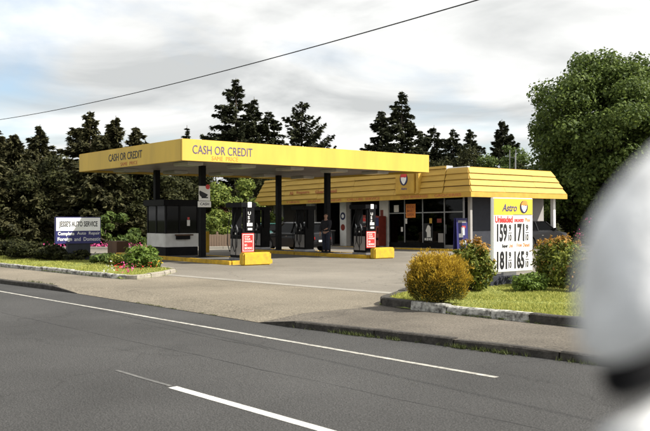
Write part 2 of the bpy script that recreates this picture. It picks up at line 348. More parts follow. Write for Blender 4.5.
for (w, s_a, s_b, wd) in ((W_EDGE - .55, -45, -9, .014), (W_MID + 1.3, -16, -4, .012)):
    vs = []; fs = []; n = int((s_b - s_a) / .35); off_ = 0
    for i in range(n + 1):
        off_ = off_ * .93 + random.gauss(0, .018); sw = wd * random.uniform(.3, 1.2); s_ = s_a + (s_b - s_a) * i / n
        vs += [rd(s_, w + off_ - sw / 2, ZR + .0025), rd(s_, w + off_ + sw / 2, ZR + .0025)]
        if i and (i // 23) % 4 != 3: fs.append((2 * i - 2, 2 * i, 2 * i + 1, 2 * i - 1))
    struct(MB().add(vs, fs).build('road_seam', 'tar'))
# the big paved lot, level z = 0, with the planters standing on it
lotp = [(-62, 12.0), (-24.5, 12.0), (-22.8, 11.98), (-13.6, 13.12), (-12.0, 13.3), (40, 16), (40, 75), (-62, 75)]
sheet('forecourt', lotp, 'lot', 0.0)
# ramped mouth of the driveway, then the apron
m = MB(); m.add([(-19.2, 7.72, ZR + .006), (-11.9, 8.02, ZR + .006), (-11.9, 9.0, 0), (-19.2, 8.75, 0)], [(0, 1, 2, 3)])
m.add([(-19.2, 8.75, 0), (-11.9, 9.0, 0), (-12.0, 13.29, 0), (-13.6, 13.11, 0), (-22.8, 11.97, 0), (-22.8, 8.6, 0)], [(0, 1, 2, 3, 4, 5)])
m.add([(-20.6, 7.62, 0), (-19.2, 7.72, ZR + .006), (-19.2, 8.75, 0), (-22.8, 8.6, 0)], [(0, 1, 2, 3)]); m.v = [(x, y, z + .001) for x, y, z in m.v]
struct(m.build('driveway_apron', 'apron'))
m = MB(); m.add([(x, y + .13, -.002) for x, y in KL[:4]] + [(-20.6, 8.0, -.002), (-22.8, 8.6, -.002), (-22.8, 11.98, -.002), (-62, 11.98, -.002), (-140, 5, -.002)], [tuple(range(9))]); struct(m.build('pavement', 'apron'))
m = MB(); m.add([(-11.9, 8.02, ZR + .006), (-11.0, 8.14, 0), (-11.0, 9.03, 0), (-11.9, 9.0, 0)], [(0, 1, 2, 3)])
m.add([(x, y + .02, 0) for x, y in KR[1:]] + [(60, 21, 0), (-12.0, 13.29, 0), (-11.9, 9.0, 0), (-11.0, 9.03, 0)], [tuple(range(len(KR) - 1 + 4))])
struct(m.build('pavement', 'walk'))
# pale gutter strip across the driveway
a, b = Vector((-23.4, 11.75, 0)), Vector((-13.3, 13.0, 0)); n_ = Vector((-(b - a).y, (b - a).x, 0)).normalized() * .17
for i in range(8):
    p = a.lerp(b, i / 8 + .001); q = a.lerp(b, (i + 1) / 8 - .001)
    o = MB().add([(p - n_) + Vector((0, 0, .006)), (q - n_) + Vector((0, 0, .006)), (q + n_) + Vector((0, 0, .006)), (p + n_) + Vector((0, 0, .006))], [(0, 1, 2, 3)]).build('gutter_strip', 'concrete'); struct(o)

def kerb(name, pts, w, z0, z1, m, seg, parent=None, wob=.012, m2=None, cut=None):
    """a run of kerb stones; returns the stones, every one its own child"""
    root = parent or struct(thing(name, None, None))
    P = [Vector((x, y, 0)) for x, y in pts]; L_ = [0]
    for i in range(1, len(P)): L_.append(L_[-1] + (P[i] - P[i - 1]).length)
    def pos(s):
        for i in range(1, len(P)):
            if s <= L_[i] or i == len(P) - 1: return P[i - 1].lerp(P[i], (s - L_[i - 1]) / (L_[i] - L_[i - 1]))
    def nr(s):
        d = (pos(min(s + .15, L_[-1])) - pos(max(s - .15, 0))).normalized(); return Vector((-d.y, d.x, 0))
    s = 0
    while s < L_[-1] - .05:
        e = min(s + seg * random.uniform(.85, 1.2), L_[-1]); g = .012
        vs = []; k = 3; j = random.uniform(-wob, wob)
        for i in range(k + 1):
            t = s + g + (e - s - 2 * g) * i / k; p = pos(t); n = nr(t); zz = z1 + j + random.uniform(-wob, wob) * .6; a_ = p + n * random.uniform(-wob, wob) * .6; b_ = p + n * w
            vs += [(a_.x, a_.y, z0), (a_.x + n.x * .012, a_.y + n.y * .012, zz - .02), (a_.x + n.x * .035, a_.y + n.y * .035, zz), (b_.x, b_.y, zz), (b_.x, b_.y, z0)]
        fs = [(0, 1, 2, 3, 4), tuple(k * 5 + q for q in (4, 3, 2, 1, 0))]
        for i in range(k):
            for q in range(4): fs.append((i * 5 + q, (i + 1) * 5 + q, (i + 1) * 5 + q + 1, i * 5 + q + 1))
        mm = m if not callable(m) else m(pos((s + e) / 2))
        MB().add(vs, fs).build('kerb_stone', mm, root); s = e
    return root
kerb('road_kerb', KL[1:4], .14, ZR - .05, .012, 'kerb_dark', 2.4)
kerb('road_kerb', KR[1:5], .14, ZR - .05, .012, 'kerb_dark', 1.6)
MB().hexa([(-20.6, 7.62), (-19.2, 7.72), (-19.2, 7.86), (-20.6, 7.76)], ZR - .05, [(-20.6, 7.62), (-19.25, 7.72), (-19.25, 7.86), (-20.6, 7.76)], .008).build('kerb_ramp_stone', 'kerb_dark')
for o in [bpy.data.objects['kerb_ramp_stone']]:
    for v in o.data.vertices:
        if v.co.x > -19.5 and v.co.z > -.05: v.co.z = ZR + .012
    struct(o)
o = MB().hexa([(-11.9, 8.02), (-11.0, 8.12), (-11.0, 8.26), (-11.9, 8.16)], ZR - .05, [(-11.9, 8.02), (-11.0, 8.12), (-11.0, 8.26), (-11.9, 8.16)], .008).build('kerb_ramp_stone', 'kerb_dark')
for v in o.data.vertices:
    if v.co.x < -11.5 and v.co.z > -.05: v.co.z = ZR + .012
struct(o)

# planters: lawn mounds edged with kerb stones
LP = [(-60, 6.75), (-29.9, 9.25), (-21.75, 9.98), (-21.35, 10.3), (-22.2, 11.6), (-23.6, 12.75), (-26.0, 13.1), (-36, 13.6), (-60, 12.6)]
RP = [(-12.35, 11.25), (-12.1, 10.98), (-11.3, 10.86), (-7.6, 11.12), (0, 11.75), (12, 12.8), (12, 21.8), (-13.8, 20.95), (-15.0, 20.2), (-15.1, 17), (-13.7, 13.3)]
def planter(P, z, cx, cy):
    m = MB(); n = len(P); inn = [(x + (cx - x) * .02, y + (cy - y) * .02) for x, y in P]
    m.add([(x, y, .02) for x, y in P] + [(x, y, z) for x, y in inn], [(i, (i + 1) % n, n + (i + 1) % n, n + i) for i in range(n)] + [tuple(range(n, 2 * n))])
    return struct(m.build('lawn', 'turf'))
planter(LP, .085, -30, 11); planter(RP, .10, -6, 15)
def paintL(p): return 'kerb_white' if p.x > -60 else 'kerb_dark'
kerb('planter_kerb', LP[:4], -.0 + .16, -.02, .125, lambda p: 'kerb_stone' if p.x > -21.9 else 'kerb_white', 1.05)
kerb('planter_kerb', LP[3:7], .16, -.02, .115, 'kerb_stone', .9)
kerb('planter_kerb', [RP[10], RP[0], RP[1], RP[2], (-7.6, 11.12), (0, 11.75), (12, 12.8)], .17, -.02, .15, lambda p: 'kerb_dark' if p.x < -11.0 or p.x > -8.35 else 'kerb_white', .85)
kerb('planter_kerb', [(12, 21.8), (-13.8, 20.95), (-15.0, 20.2), (-15.1, 17), (-13.7, 13.3)], .15, -.02, .13, 'kerb_stone', 1.2)

def inpoly(p, P):
    x, y = p[:, 0], p[:, 1]; r = np.zeros(len(p), bool); j = len(P) - 1
    for i in range(len(P)):
        xi, yi = P[i]; xj, yj = P[j]; c = ((yi > y) != (yj > y)) & (x < (xj - xi) * (y - yi) / (yj - yi + 1e-9) + xi); r ^= c; j = i
    return r
def grass(name, P, box_, n, z, hh, label, m='grass_blade', shrink=.14):
    p = np.column_stack([RNG.uniform(box_[0], box_[1], n), RNG.uniform(box_[2], box_[3], n)]); c = np.mean(np.array(P), 0)
    q = p.copy(); q[:, 1] += np.where(p[:, 1] < c[1], -shrink, shrink); q2 = p.copy(); q2[:, 0] -= shrink
    p = p[inpoly(p, P) & inpoly(q, P) & inpoly(q2, P)]; n = len(p); a = RNG.uniform(0, 6.28, n); hgt_ = hh * RNG.uniform(.5, 1.25, n) * (1 + .5 * np.sin(p[:, 0] * 2.1 + np.sin(p[:, 1] * 1.7) * 2)); w = .012
    d = np.column_stack([np.cos(a), np.sin(a)]) * w; ln = RNG.normal(size=(n, 2)) * .03
    V = np.zeros((n, 3, 3)); V[:, 0, :2] = p - d; V[:, 1, :2] = p + d; V[:, 2, :2] = p + ln; V[:, :2, 2] = z; V[:, 2, 2] = z + hgt_
    o = link(name, fastmesh(name, V.reshape(-1, 3), 3), m); return tag(o, label, 'grass', kind='stuff')
grass('grass', RP, (-14.8, -2, 11, 18.5), 150000, .095, .045, 'short sunlit grass on the planter around the price sign')
grass('grass', LP, (-46, -21.5, 8, 13.3), 70000, .08, .05, 'short grass on the planter below the auto service sign')
# weeds in the gutter and at the foot of the kerbs
def weeds(name, path, n, spread, hh, label, z):
    P = [Vector((x, y, 0)) for x, y in path]; c = []
    for i in range(n):
        t = random.random() ** .8 * (len(P) - 1); k = min(int(t), len(P) - 2); p = P[k].lerp(P[k + 1], t - k); cl = math.sin(t * 17) * .6 + math.sin(t * 41 + 1) * .6 + math.sin(t * 93 + 2) * .8 + math.sin(t * 7.3 + 4) * .9
        if cl < .1 + random.random() * 1.2: continue
        c.append((p.x + random.gauss(0, spread), p.y + random.gauss(0, spread), z + random.random() * .01))
    c = np.array(c); n = len(c); a = RNG.uniform(0, 6.28, n); d = np.column_stack([np.cos(a), np.sin(a)]) * .006; V = np.zeros((n, 3, 3))
    V[:, 0, :2] = c[:, :2] - d; V[:, 1, :2] = c[:, :2] + d; V[:, 2, :2] = c[:, :2] + RNG.normal(size=(n, 2)) * .03; V[:, :2, 2] = c[:, 2:3]; V[:, 2, 2] = c[:, 2] + hh * RNG.uniform(.3, 1.2, n)
    tag(link(name, fastmesh(name, V.reshape(-1, 3), 3), 'weed'), label, 'weeds', kind='stuff')
weeds('weeds', [(-11, 8.08), (-8.4, 8.53), (-6.1, 8.88), (0, 9.4)], 6000, .022, .06, 'tufts of weeds along the foot of the road kerb', ZR)
weeds('weeds', [(-11.3, 10.83), (-7.6, 11.08), (0, 11.7)], 2500, .025, .035, 'thin weeds along the foot of the lawn kerb', 0)
weeds('weeds', [(-19.2, 7.75), (-11.9, 8.04)], 2200, .02, .02, 'sparse weeds in the joint between road and driveway', ZR)
weeds('weeds', [(-23.7, 7.5), (-20.4, 7.85)], 500, .05, .06, 'few weeds on the edge of the pavement by the auto service sign', 0)

# ------------------------------------------------------------------ canopy
CX0, CX1, CY0, CY1, CZ0, CZ1 = -35.4, -26.1, 14.3, 26.7, 3.75, 4.53
can = thing('canopy', 'long flat yellow petrol station canopy on four black columns reading cash or credit', 'canopy', ((CX0 + CX1) / 2, (CY0 + CY1) / 2, 0))
ox, oy = can.location.x, can.location.y
hx, hy_ = (CX1 - CX0) / 2, (CY1 - CY0) / 2
f1 = box('fascia', 'yellow_fascia', can, hx - .08, hx, -hy_, hy_, CZ0, CZ1, .012)
f2 = box('fascia', 'yellow_fascia', can, -hx + .001, hx - .081, -hy_, -hy_ + .08, CZ0, CZ1, .012)
box('fascia', 'yellow_fascia', can, -hx, -hx + .08, -hy_ + .081, hy_ - .081, CZ0, CZ1, .012)
box('fascia', 'yellow_fascia', can, -hx + .001, hx - .081, hy_ - .08, hy_, CZ0, CZ1, .012)
text('CASH OR CREDIT', 'ink_navy', f1, (hx + .004, -4.50, 4.17), 2.55, .31, 'X+', bold=.0)
text('SAME', 'ink_orange', f1, (hx + .004, -4.75, 3.89), .46, .15, 'X+'); text('PRICE', 'ink_orange', f1, (hx + .004, -4.12, 3.89), .52, .15, 'X+')
text('CASH OR CREDIT', 'ink_black', f2, (.0, -hy_ - .004, 4.18), 3.05, .30, 'Y-', bold=.012)
text('SAME', 'ink_brick', f2, (-.08, -hy_ - .004, 3.87), .62, .14, 'Y-'); text('PRICE', 'ink_brick', f2, (.78, -hy_ - .004, 3.87), .7, .14, 'Y-')
x = -hx + .1
while x < hx - .12:                       # deck of the ceiling, pan by pan
    box('ceiling_panel', 'deck_metal', can, x + .006, min(x + .394, hx - .09), -hy_ + .09, hy_ - .09, CZ0 + .10 + random.uniform(-.004, .004), CZ0 + .14); x += .4
box('roof_deck', 'deck_metal', can, -hx + .09, hx - .09, -hy_ + .09, hy_ - .09, CZ0 + .3, CZ0 + .36)
for lx in (-2.9, 2.6):
    for ly in (-4.8, -2.4, 0, 2.4, 4.8):
        l_ = box('ceiling_light', 'light_box', can, lx - .55, lx + .55, ly - .35, ly + .35, CZ0 - .03, CZ0 + .098, .02)
        box('lens', 'lamp_clear', l_, lx - .48, lx + .48, ly - .28, ly + .28, CZ0 - .036, CZ0 - .031)
COLS = [(-29.6, 17.15), (-33.6, 17.15), (-33.9, 24.0), (-30.0, 24.0)]
for (x, y) in COLS:
    c = box('column', 'black_paint', can, x - ox - .115, x - ox + .115, y - oy - .115, y - oy + .115, .135, CZ0 + .1, .01)
    box('base_plate', 'black_paint', c, x - ox - .2, x - ox + .2, y - oy - .2, y - oy + .2, .135, .155)
# picture boards on the column beside the booth
cx, cy = COLS[0]
sg = thing('column_sign', 'small white picture board with red corner strapped to the column beside the booth', 'sign', (cx + .13, cy, 0))
b_ = face_plate('board', 'sign_white', sg, (0, .02, 2.72), .52, .60, .02); disc('badge', 'ink_black', sg, (.021, -.02, 2.74), .19, .003, 'X+', 1.1, 150, 340)
disc('badge', 'ink_red', sg, (.021, .17, 2.99), .10, .004); face_plate('bar', 'ink_black', sg, (.021, .03, 2.55), .30, .05, .003)
p_ = face_plate('lower_plate', 'sign_white', sg, (0, .02, 2.28), .62, .24, .02, bevel=.008)
text('CASH', 'ink_black', p_, (.024, .02, 2.29), .42, .11, 'X+', bold=.01)

# ------------------------------------------------------------------ islands, kerb blocks, pumps
def island(x0, x1, y0, y1, label):
    t = thing('pump_island', label, 'island', ((x0 + x1) / 2, (y0 + y1) / 2, 0), group='islands under the canopy'); a = (x1 - x0) / 2; b = (y1 - y0) / 2
    box('slab', 'grey_slab', t, -a + .13, a - .13, -b + .13, b - .13, -.02, .135)
    n = 6
    for i in range(n):
        u0 = -a + .02 + (2 * a - .04) * i / n; u1 = -a + .02 + (2 * a - .04) * (i + 1) / n
        for s in (-1, 1): MB().box(u0 + .006, u1 - .006, min(s * b, s * (b - .125)), max(s * b, s * (b - .125)), -.02, .15 + random.uniform(-.008, .008)).build('kerb_stone', 'yellow_kerb', t, bevel=.02)
    for s in (-1, 1): MB().box(min(s * a, s * (a - .015 - .11)), max(s * a, s * (a - .125)), -b + .13, b - .13, -.02, .15).build('kerb_stone', 'yellow_kerb', t, bevel=.02)
    return t
island(-35.6, -25.85, 16.1, 18.05, 'yellow kerbed island carrying the payment booth')
island(-36.4, -26.3, 23.1, 24.62, 'yellow kerbed island on the side of the canopy next to the store')
def block(x, y, w, label):
    m = MB().box(-.16, .16, -w / 2, w / 2, -.01, .47); o = m.build('crash_block', 'yellow_kerb', None, bevel=.05, loc=(x, y, 0), smooth=True); tag(o, label, 'barrier')
    return o
block(-25.25, 16.85, 1.22, 'bright yellow kerb block at the end of the booth island')
block(-26.05, 23.84, 1.16, 'bright yellow kerb block at the end of the island beside the store')

def make_pump():
    t = thing('fuel_pump', 'x', 'pump')
    MB().box(-.45, .45, -.3, .3, 0, .10).build('base', 'steel', t, bevel=.01)
    MB().box(-.42, .42, -.27, .27, .10, 1.20).build('cabinet', 'black_paint', t, bevel=.02)
    for s in (-1, 1):
        p = MB().box(-.36, -.03, s * .275 - .006, s * .275 + .006, .2, .80).build('lower_panel', 'wall_grey', t); MB().box(.03, .36, s * .275 - .006, s * .275 + .006, .2, .80).build('lower_panel', 'wall_grey', t)
        box('display', 'ink_black', t, -.33, .33, min(s * .27, s * .285), max(s * .27, s * .285), .92, 1.16)
        for k in (-.2, .0, .2): box('button', 'sign_white', t, k - .04, k + .04, min(s * .286, s * .292), max(s * .286, s * .292), .97, 1.03)
    for s in (-1, 1): MB().box(s * .36 - .05, s * .36 + .05, -.2, .2, 1.19, 1.98).build('upright', 'black_paint', t, bevel=.01)
    MB().box(-.62, .46, -.34, .34, 1.98, 2.16).build('top_cap', 'black_paint', t, bevel=.015)
    for s in (-1, 1):
        for k in (-.18, .16):
            h = MB().tube([(k, s * .30, 1.98), (k - .05, s * .38, 1.7), (k - .16, s * .42, 1.15), (k - .15, s * .43, .6), (k - .02, s * .42, .33), (k + .10, s * .40, .52), (k + .08, s * .37, .95), (k + .05, s * .34, 1.2)], .019, 6).build('hose', 'rubber', t, smooth=True)
            MB().tube([(k + .05, s * .31, 1.02), (k + .05, s * .35, 1.22), (k + .01, s * .37, 1.33)], [.035, .03, .016], 7).build('nozzle', 'steel', h, smooth=True)
            MB().box(k, k + .1, min(s * .27, s * .335), max(s * .27, s * .335), .95, 1.07).build('holster', 'black_paint', t)
    # notice column and red notice board on the end that faces the forecourt
    MB().box(.421, .45, -.12, .26, 1.10, 1.985).build('end_panel', 'black_paint', t)
    face_plate('number_plate', 'sign_white', t, (.462, .04, 2.08), .17, .2, .006)
    text('U\nS\nE', 'paper', t, (.452, .03, 1.60), .13, .44, 'X+', bold=.02); face_plate('decal', 'paper', t, (.451, .05, 1.34), .24, .12, .004); face_plate('decal', 'paper', t, (.451, .06, 1.17), .2, .08, .004)
    b = MB().box(.50, .525, -.34, .20, .30, 1.02).build('notice_board', 'red_plastic', t, bevel=.008)
    fr = MB().box(.526, .529, -.31, .17, .35, .985); fr.build('notice_border', 'paper', b)
    MB().box(.530, .532, -.285, .145, .375, .96).build('notice_field', 'red_plastic', b)
    text('STOP\nYOUR\nENGINE', 'paper', b, (.534, -.07, .80), .34, .24, 'X+', bold=.015); text('NO\nSMOKING', 'paper', b, (.534, -.07, .52), .34, .2, 'X+', bold=.015)
    MB().box(.42, .50, -.10, -.04, .5, .6).build('bracket', 'steel', t)
    return t
P0 = make_pump(); P0.location = (-26.42, 17.02, .135); P0['label'] = 'black fuel pump with red notice board at the block end of the booth island'
for i, (x, y, l) in enumerate([(-27.12, 23.75, 'black fuel pump with red notice board at the block end of the store side island'), (-31.7, 23.95, 'dark fuel pump between the two columns of the store side island'), (-35.4, 23.95, 'dark fuel pump at the far end of the store side island')]):
    c = copy_tree(P0); c.location = (x, y, .135); c['label'] = l
    if i:
        for ch in list(c.children):
            if ch.name.startswith(('notice', 'number', 'lettering', 'decal', 'bracket')):
                for g in list(ch.children): bpy.data.objects.remove(g)
                bpy.data.objects.remove(ch)

# ------------------------------------------------------------------ payment booth
kx0, kx1, ky0, ky1 = -33.05, -31.35, 16.4, 17.98
bt = thing('payment_booth', 'black framed payment booth with white lower panels on the island under the canopy', 'booth', ((kx0 + kx1) / 2, (ky0 + ky1) / 2, .135)); a, b = (kx1 - kx0) / 2, (ky1 - ky0) / 2
box('plinth', 'black_paint', bt, -a + .02, a - .02, -b + .02, b - .02, 0, .36)
for s, (fx0, fx1, fy0, fy1) in enumerate([(a - .05, a, -b, b), (-a, -a + .05, -b, b), (-a + .051, a - .051, -b, -b + .05), (-a + .051, a - .051, b - .05, b)]):
    box('lower_panel', 'white_metal', bt, fx0, fx1, fy0, fy1, .361, .93, .006)
for (x, y) in ((a - .04, -b + .04), (a - .04, b - .04), (-a + .04, -b + .04), (-a + .04, b - .04), (a - .04, -.12), (0, -b + .04)):
    box('frame_post', 'black_paint', bt, x - .04, x + .04, y - .04, y + .04, .931, 2.1)
for (w0, w1, v0, v1) in ((a - .03, a - .02, -b + .08, b - .08), (-a + .02, -a + .03, -b + .08, b - .08), (-a + .08, a - .08, -b + .02, -b + .03), (-a + .08, a - .08, b - .03, b - .02)):
    box('window_pane', 'window_glass', bt, w0, w1, v0, v1, .935, 2.09)
box('roof', 'black_paint', bt, -a - .12, a + .12, -b - .12, b + .12, 2.1, 2.36, .02)
box('counter_shelf', 'brown_timber', bt, a + .001, a + .22, -.35, .42, .84, .90); box('counter_box', 'black_paint', bt, a + .001, a + .16, -.3, .3, .68, .839)
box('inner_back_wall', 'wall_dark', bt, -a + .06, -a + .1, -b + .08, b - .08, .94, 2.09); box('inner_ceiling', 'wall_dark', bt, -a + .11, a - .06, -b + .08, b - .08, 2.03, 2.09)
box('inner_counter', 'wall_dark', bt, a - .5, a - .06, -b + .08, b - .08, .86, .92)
o = box('paper_notice', 'paper', bt, a - .018, a - .012, .24, .38, 1.25, 1.5); box('paper_notice', 'red_plastic', bt, a - .018, a - .012, .26, .36, 1.52, 1.62)
box('cup', 'paper', bt, a - .3, a - .22, .55, .63, .92, 1.02)
# brown and yellow posts behind the booth, low timber planter boxes
t = tag(MB().box(-.09, .09, -.09, .09, 0, 1.05).build('bollard', 'yellow_kerb', None, bevel=.02, loc=(-36.2, 21.25, 0)), 'yellow post standing behind the payment booth', 'bollard')
t = tag(MB().box(-.55, .55, -.3, .3, 0, .62).build('timber_box', 'brown_timber', None, bevel=.03, loc=(-37.3, 17.0, 0)), 'low brown timber box beyond the booth end of the island', 'box')
t = tag(MB().box(-.5, .5, -.35, .35, 0, .5).build('timber_box', 'brown_timber', None, bevel=.03, loc=(-37.6, 25.6, 0)), 'low brown timber box beside the far fuel pump', 'box')

# ------------------------------------------------------------------ store with mansard fascia of lapped boards
st = thing('store', 'single storey service station store with yellow lapped board mansard and glass front', 'building', (-28.3, 32.0, 0)); st.rotation_euler = (0, -.0115, 0)
SX = -19.6; SD = 8.0; IN, IE, IB, IL = .30, .45, .75, .75; Z0, ZT, Z1 = 2.80, 3.07, 4.36
def board(m_, p00, p10, p11, p01, parent, name='board', t=.065):
    """lapped board between four corners (lower left, lower right, upper right, upper left): its foot stands proud"""
    p = [Vector(q) for q in (p00, p10, p11, p01)]; n = (p[1] - p[0]).cross(p[3] - p[0]).normalized(); lo = n * t
    vs = [p[0], p[1], p[2], p[3], p[0] + lo, p[1] + lo, p[2] + n * .008, p[3] + n * .008]
    return MB().add(vs, [(0, 3, 2, 1), (4, 5, 6, 7), (0, 1, 5, 4), (1, 2, 6, 5), (2, 3, 7, 6), (3, 0, 4, 7)]).build(name, m_, parent)
mans = MB().hexa([(SX, 0), (0, 0), (0, SD), (SX, SD)], ZT, [(SX + IL, IN), (-IE, IN), (-IE, SD - IB), (SX + IL, SD - IB)], Z1 - .02).build('mansard_core', 'brown_timber', st)
rows = 4; H = (Z1 - ZT) / rows
def lerpz(r, k): return IN * (r + k) / rows
STEP = -1.9; seams = [0, STEP, -5.6, -9.2, -12.6, -16.2, SX]
for r in range(rows):
    t0, t1 = r / rows, (r + .955) / rows; z0, z1 = ZT + H * r, ZT + H * (r + .955)
    for k in range(len(seams) - 1):
        xr, xl = seams[k], seams[k + 1]; g = .008; pr = 0 if k == 0 else -.06
        xr0 = xr - (IE * t0 if k == 0 else g); xr1 = xr - (IE * t1 if k == 0 else g); xl0 = xl + (IL * t0 if k == len(seams) - 2 else g); xl1 = xl + (IL * t1 if k == len(seams) - 2 else g)
        j = random.uniform(-.015, .015)
        board('yellow_board', (xl0, IN * t0 + pr, z0 + j), (xr0, IN * t0 + pr, z0 + j), (xr1, IN * t1 + pr, z1 + j), (xl1, IN * t1 + pr, z1 + j), st)
    for k in range(3):
        y0, y1 = SD * k / 3, SD * (k + 1) / 3; g = .004
        a0 = y0 + (IN * t0 if k == 0 else g); a1 = y0 + (IN * t1 if k == 0 else g); b0 = y1 - (IB * t0 if k == 2 else g); b1 = y1 - (IB * t1 if k == 2 else g); j = random.uniform(-.01, .01)
        board('yellow_board', (-IE * t0, a0, z0 + j), (-IE * t0, b0, z0 + j), (-IE * t1, b1, z1 + j), (-IE * t1, a1, z1 + j), st)
    board('yellow_board', (SX + IL * t0, SD - IB * t0, z0), (SX + IL * t0, IN * t0, z0), (SX + IL * t1, IN * t1, z1), (SX + IL * t1, SD - IB * t1, z1), st)
# raised last course left of the step, sunlit edge painted white right of it
board('yellow_board', (SX + IL, IN - .06, Z1), (STEP - .01, IN - .06, Z1), (STEP - .01, IN - .03, Z1 + .15), (SX + IL, IN - .03, Z1 + .15), st)
box('step_return', 'sign_white', st, STEP - .005, STEP + .012, IN - .05, IN + .4, Z1 - .2, Z1 + .15)  # white colour stands for sun on the end of the raised course
box('roof_edge_strip', 'sign_white', st, STEP + .03, -IE - .05, IN + .01, IN + .20, Z1 - .01, Z1 + .04)
box('roof_edge_strip', 'yellow_trim', st, -IE - .12, -IE - .005, IN + .22, SD - IB, Z1 - .01, Z1 + .02)
box('roof_deck', 'deck_metal', st, SX + IL, -IE - .13, IN + .21, SD - IB, Z1 - .12, Z1 - .02)
# eaves trim
box('eaves_trim', 'yellow_trim', st, SX - .05, -.005, -.06, -.005, Z0, ZT - .004); box('eaves_trim', 'yellow_trim', st, 0, .055, -.06, SD + .05, Z0, ZT - .004)
box('eaves_trim', 'yellow_trim', st, SX - .05, SX - .005, .0, SD, Z0, ZT - .004)
box('soffit', 'brown_timber', st, SX, -.005, 0, SD, Z0 + .06, Z0 + .09)
for (x, w, s) in [(-15.2, 1.5, 'TIRES'), (-12.9, 1.3, 'BRAKES'), (-10.9, 1.3, 'TUNE UPS'), (-9.35, .7, 'OIL'), (-7.9, 2.2, 'LUBE  SERVICE'), (-4.05, 2.1, 'COLD BEVERAGES'), (-1.55, 1.9, 'GROCERIES')]:
    text(s, 'ink_brick', st, (x, -.064, (Z0 + ZT) / 2), w, .15, 'Y-', bold=.02)
for (x, w, s) in [(-15.35, .38, 'All'), (-14.1, 1.35, 'Repairs'), (-11.75, 2.1, 'Guaranteed')]:
    text(s, 'ink_brick', st, (x, lerpz(1, .4) - .165, ZT + H * 1.40), w, .22, 'Y-', bold=.02)
# round emblem on its own board
eb = MB().box(-5.40, -3.92, -.16, .2, ZT + .02, Z1 + .12); e_ = eb.build('emblem_board', 'yellow_trim', st, bevel=.02)
emblem(e_, (-4.72, -.165, 3.93), .36, 'Y-'); text('Astro', 'ink_navy', e_, (-4.72, -.166, 3.40), .46, .14, 'Y-', bold=.02, shear=.2)
MB().box(-3.80, -3.60, -.15, .3, ZT + .02, Z1 + .13).build('vertical_trim', 'yellow_trim', st, bevel=.01)
# walls
WY = 1.2
box('floor_slab', 'concrete', st, SX + .4, -.25, .1, SD - .2, -.05, .115)
box('slab_edge', 'yellow_kerb', st, SX + .4, -.24, -.03, .098, -.06, .13, .015)
box('back_wall', 'wall_grey', st, -14.9, -1.55, SD - .45, SD - .25, .116, Z0 + .05); box('side_wall', 'wall_grey', st, -1.55, -1.35, 3.2, SD - .25, .116, Z0 + .05)
box('side_wall', 'slate', st, -1.55, -1.33, 1.45, 3.19, .116, Z0 + .05)
box('end_wall', 'wall_grey', st, SX + .6, SX + .8, WY, SD - .25, .116, Z0 + .05)
for (x, w) in ((-18.7, .7), (-15.0, .55), (-11.5, .62), (-7.75, .75)): box('pillar', 'white_metal', st, x - w / 2, x + w / 2, WY - .1, WY + .35, .116, Z0 + .05, .01)
box('corner_post', 'wall_grey', st, -.62, -.46, .45, .61, .116, Z0 + .05); box('corner_post', 'sign_white', st, -.62, -.42, SD - .6, SD - .4, .0, Z0 + .05)
box('wall_sign', 'red_dark', st, -1.349, -1.33, 6.3, 6.75, 1.72, 1.9)
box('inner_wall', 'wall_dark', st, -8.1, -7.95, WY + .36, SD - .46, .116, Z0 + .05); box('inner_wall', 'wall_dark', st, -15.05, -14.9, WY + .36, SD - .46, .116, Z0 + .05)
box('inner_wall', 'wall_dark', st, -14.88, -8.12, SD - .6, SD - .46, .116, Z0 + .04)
# third bay: lights over the bench open to the trees behind
for k in range(4): box('mullion', 'black_paint', st, -18.5 + k * 1.15, -18.42 + k * 1.15, SD - .42, SD - .36, 1.2, Z0)
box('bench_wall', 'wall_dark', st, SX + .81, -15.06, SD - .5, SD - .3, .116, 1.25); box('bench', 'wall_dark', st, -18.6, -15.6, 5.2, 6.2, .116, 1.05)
for x in (-18.3, -14.7, -11.15): box('door_track', 'steel', st, x, x + .06, WY + .2, WY + .26, .12, Z0)
# tyre machine and tool cabinets in the open bays
for (x, y, w, h) in ((-13.8, 4.5, 1.0, 1.5), (-12.5, 5.5, .8, 1.1), (-10.2, 5.0, 1.2, 1.3), (-9.0, 3.9, .7, 1.8)): MB().box(x - w / 2, x + w / 2, y, y + .6, .116, h).build('cabinet', 'grey_bin', st, bevel=.03)
# glass front
X = [-7.36, -6.05, -4.6, -2.95, -1.58]
for k, x in enumerate(X): box('mullion', 'steel', st, x - .035, x + .035, WY - .04, WY + .04, .116, Z0 + .05)
box('transom', 'steel', st, X[0] + .036, X[-1] - .036, WY - .03, WY + .03, 2.05, 2.11); box('sill', 'black_paint', st, X[0] + .036, X[3] - .036, WY - .06, WY + .06, .116, .40)
for k in range(4):
    x0, x1 = X[k] + .036, X[k + 1] - .036; zb = .401 if k < 3 else .125
    box('window_pane', 'window_glass', st, x0, x1, WY - .005, WY + .005, 2.111, Z0 + .04)
    p = box('window_pane' if k < 3 else 'glass_door', 'window_glass', st, x0, x1, WY - .005, WY + .005, zb, 2.049)
    if k == 3:
        box('door_handle', 'steel', p, x0 + .1, x0 + .13, WY - .09, WY - .06, .9, 1.4); box('door_rail', 'steel', p, x0, x1, WY - .025, WY + .025, .13, .30)
w_ = face_plate('orange_poster', 'ink_orange', st, (-5.55, WY - .03, 2.2), .78, .78, .008, 'Y-')
text('FOOD\nMART\nOPEN', 'ink_brick', w_, (-5.55, WY - .041, 2.2), .6, .6, 'Y-', bold=.02)
w_ = face_plate('window_poster', 'ink_black', st, (-4.2, WY - .012, .98), .72, 1.0, .006, 'Y-')
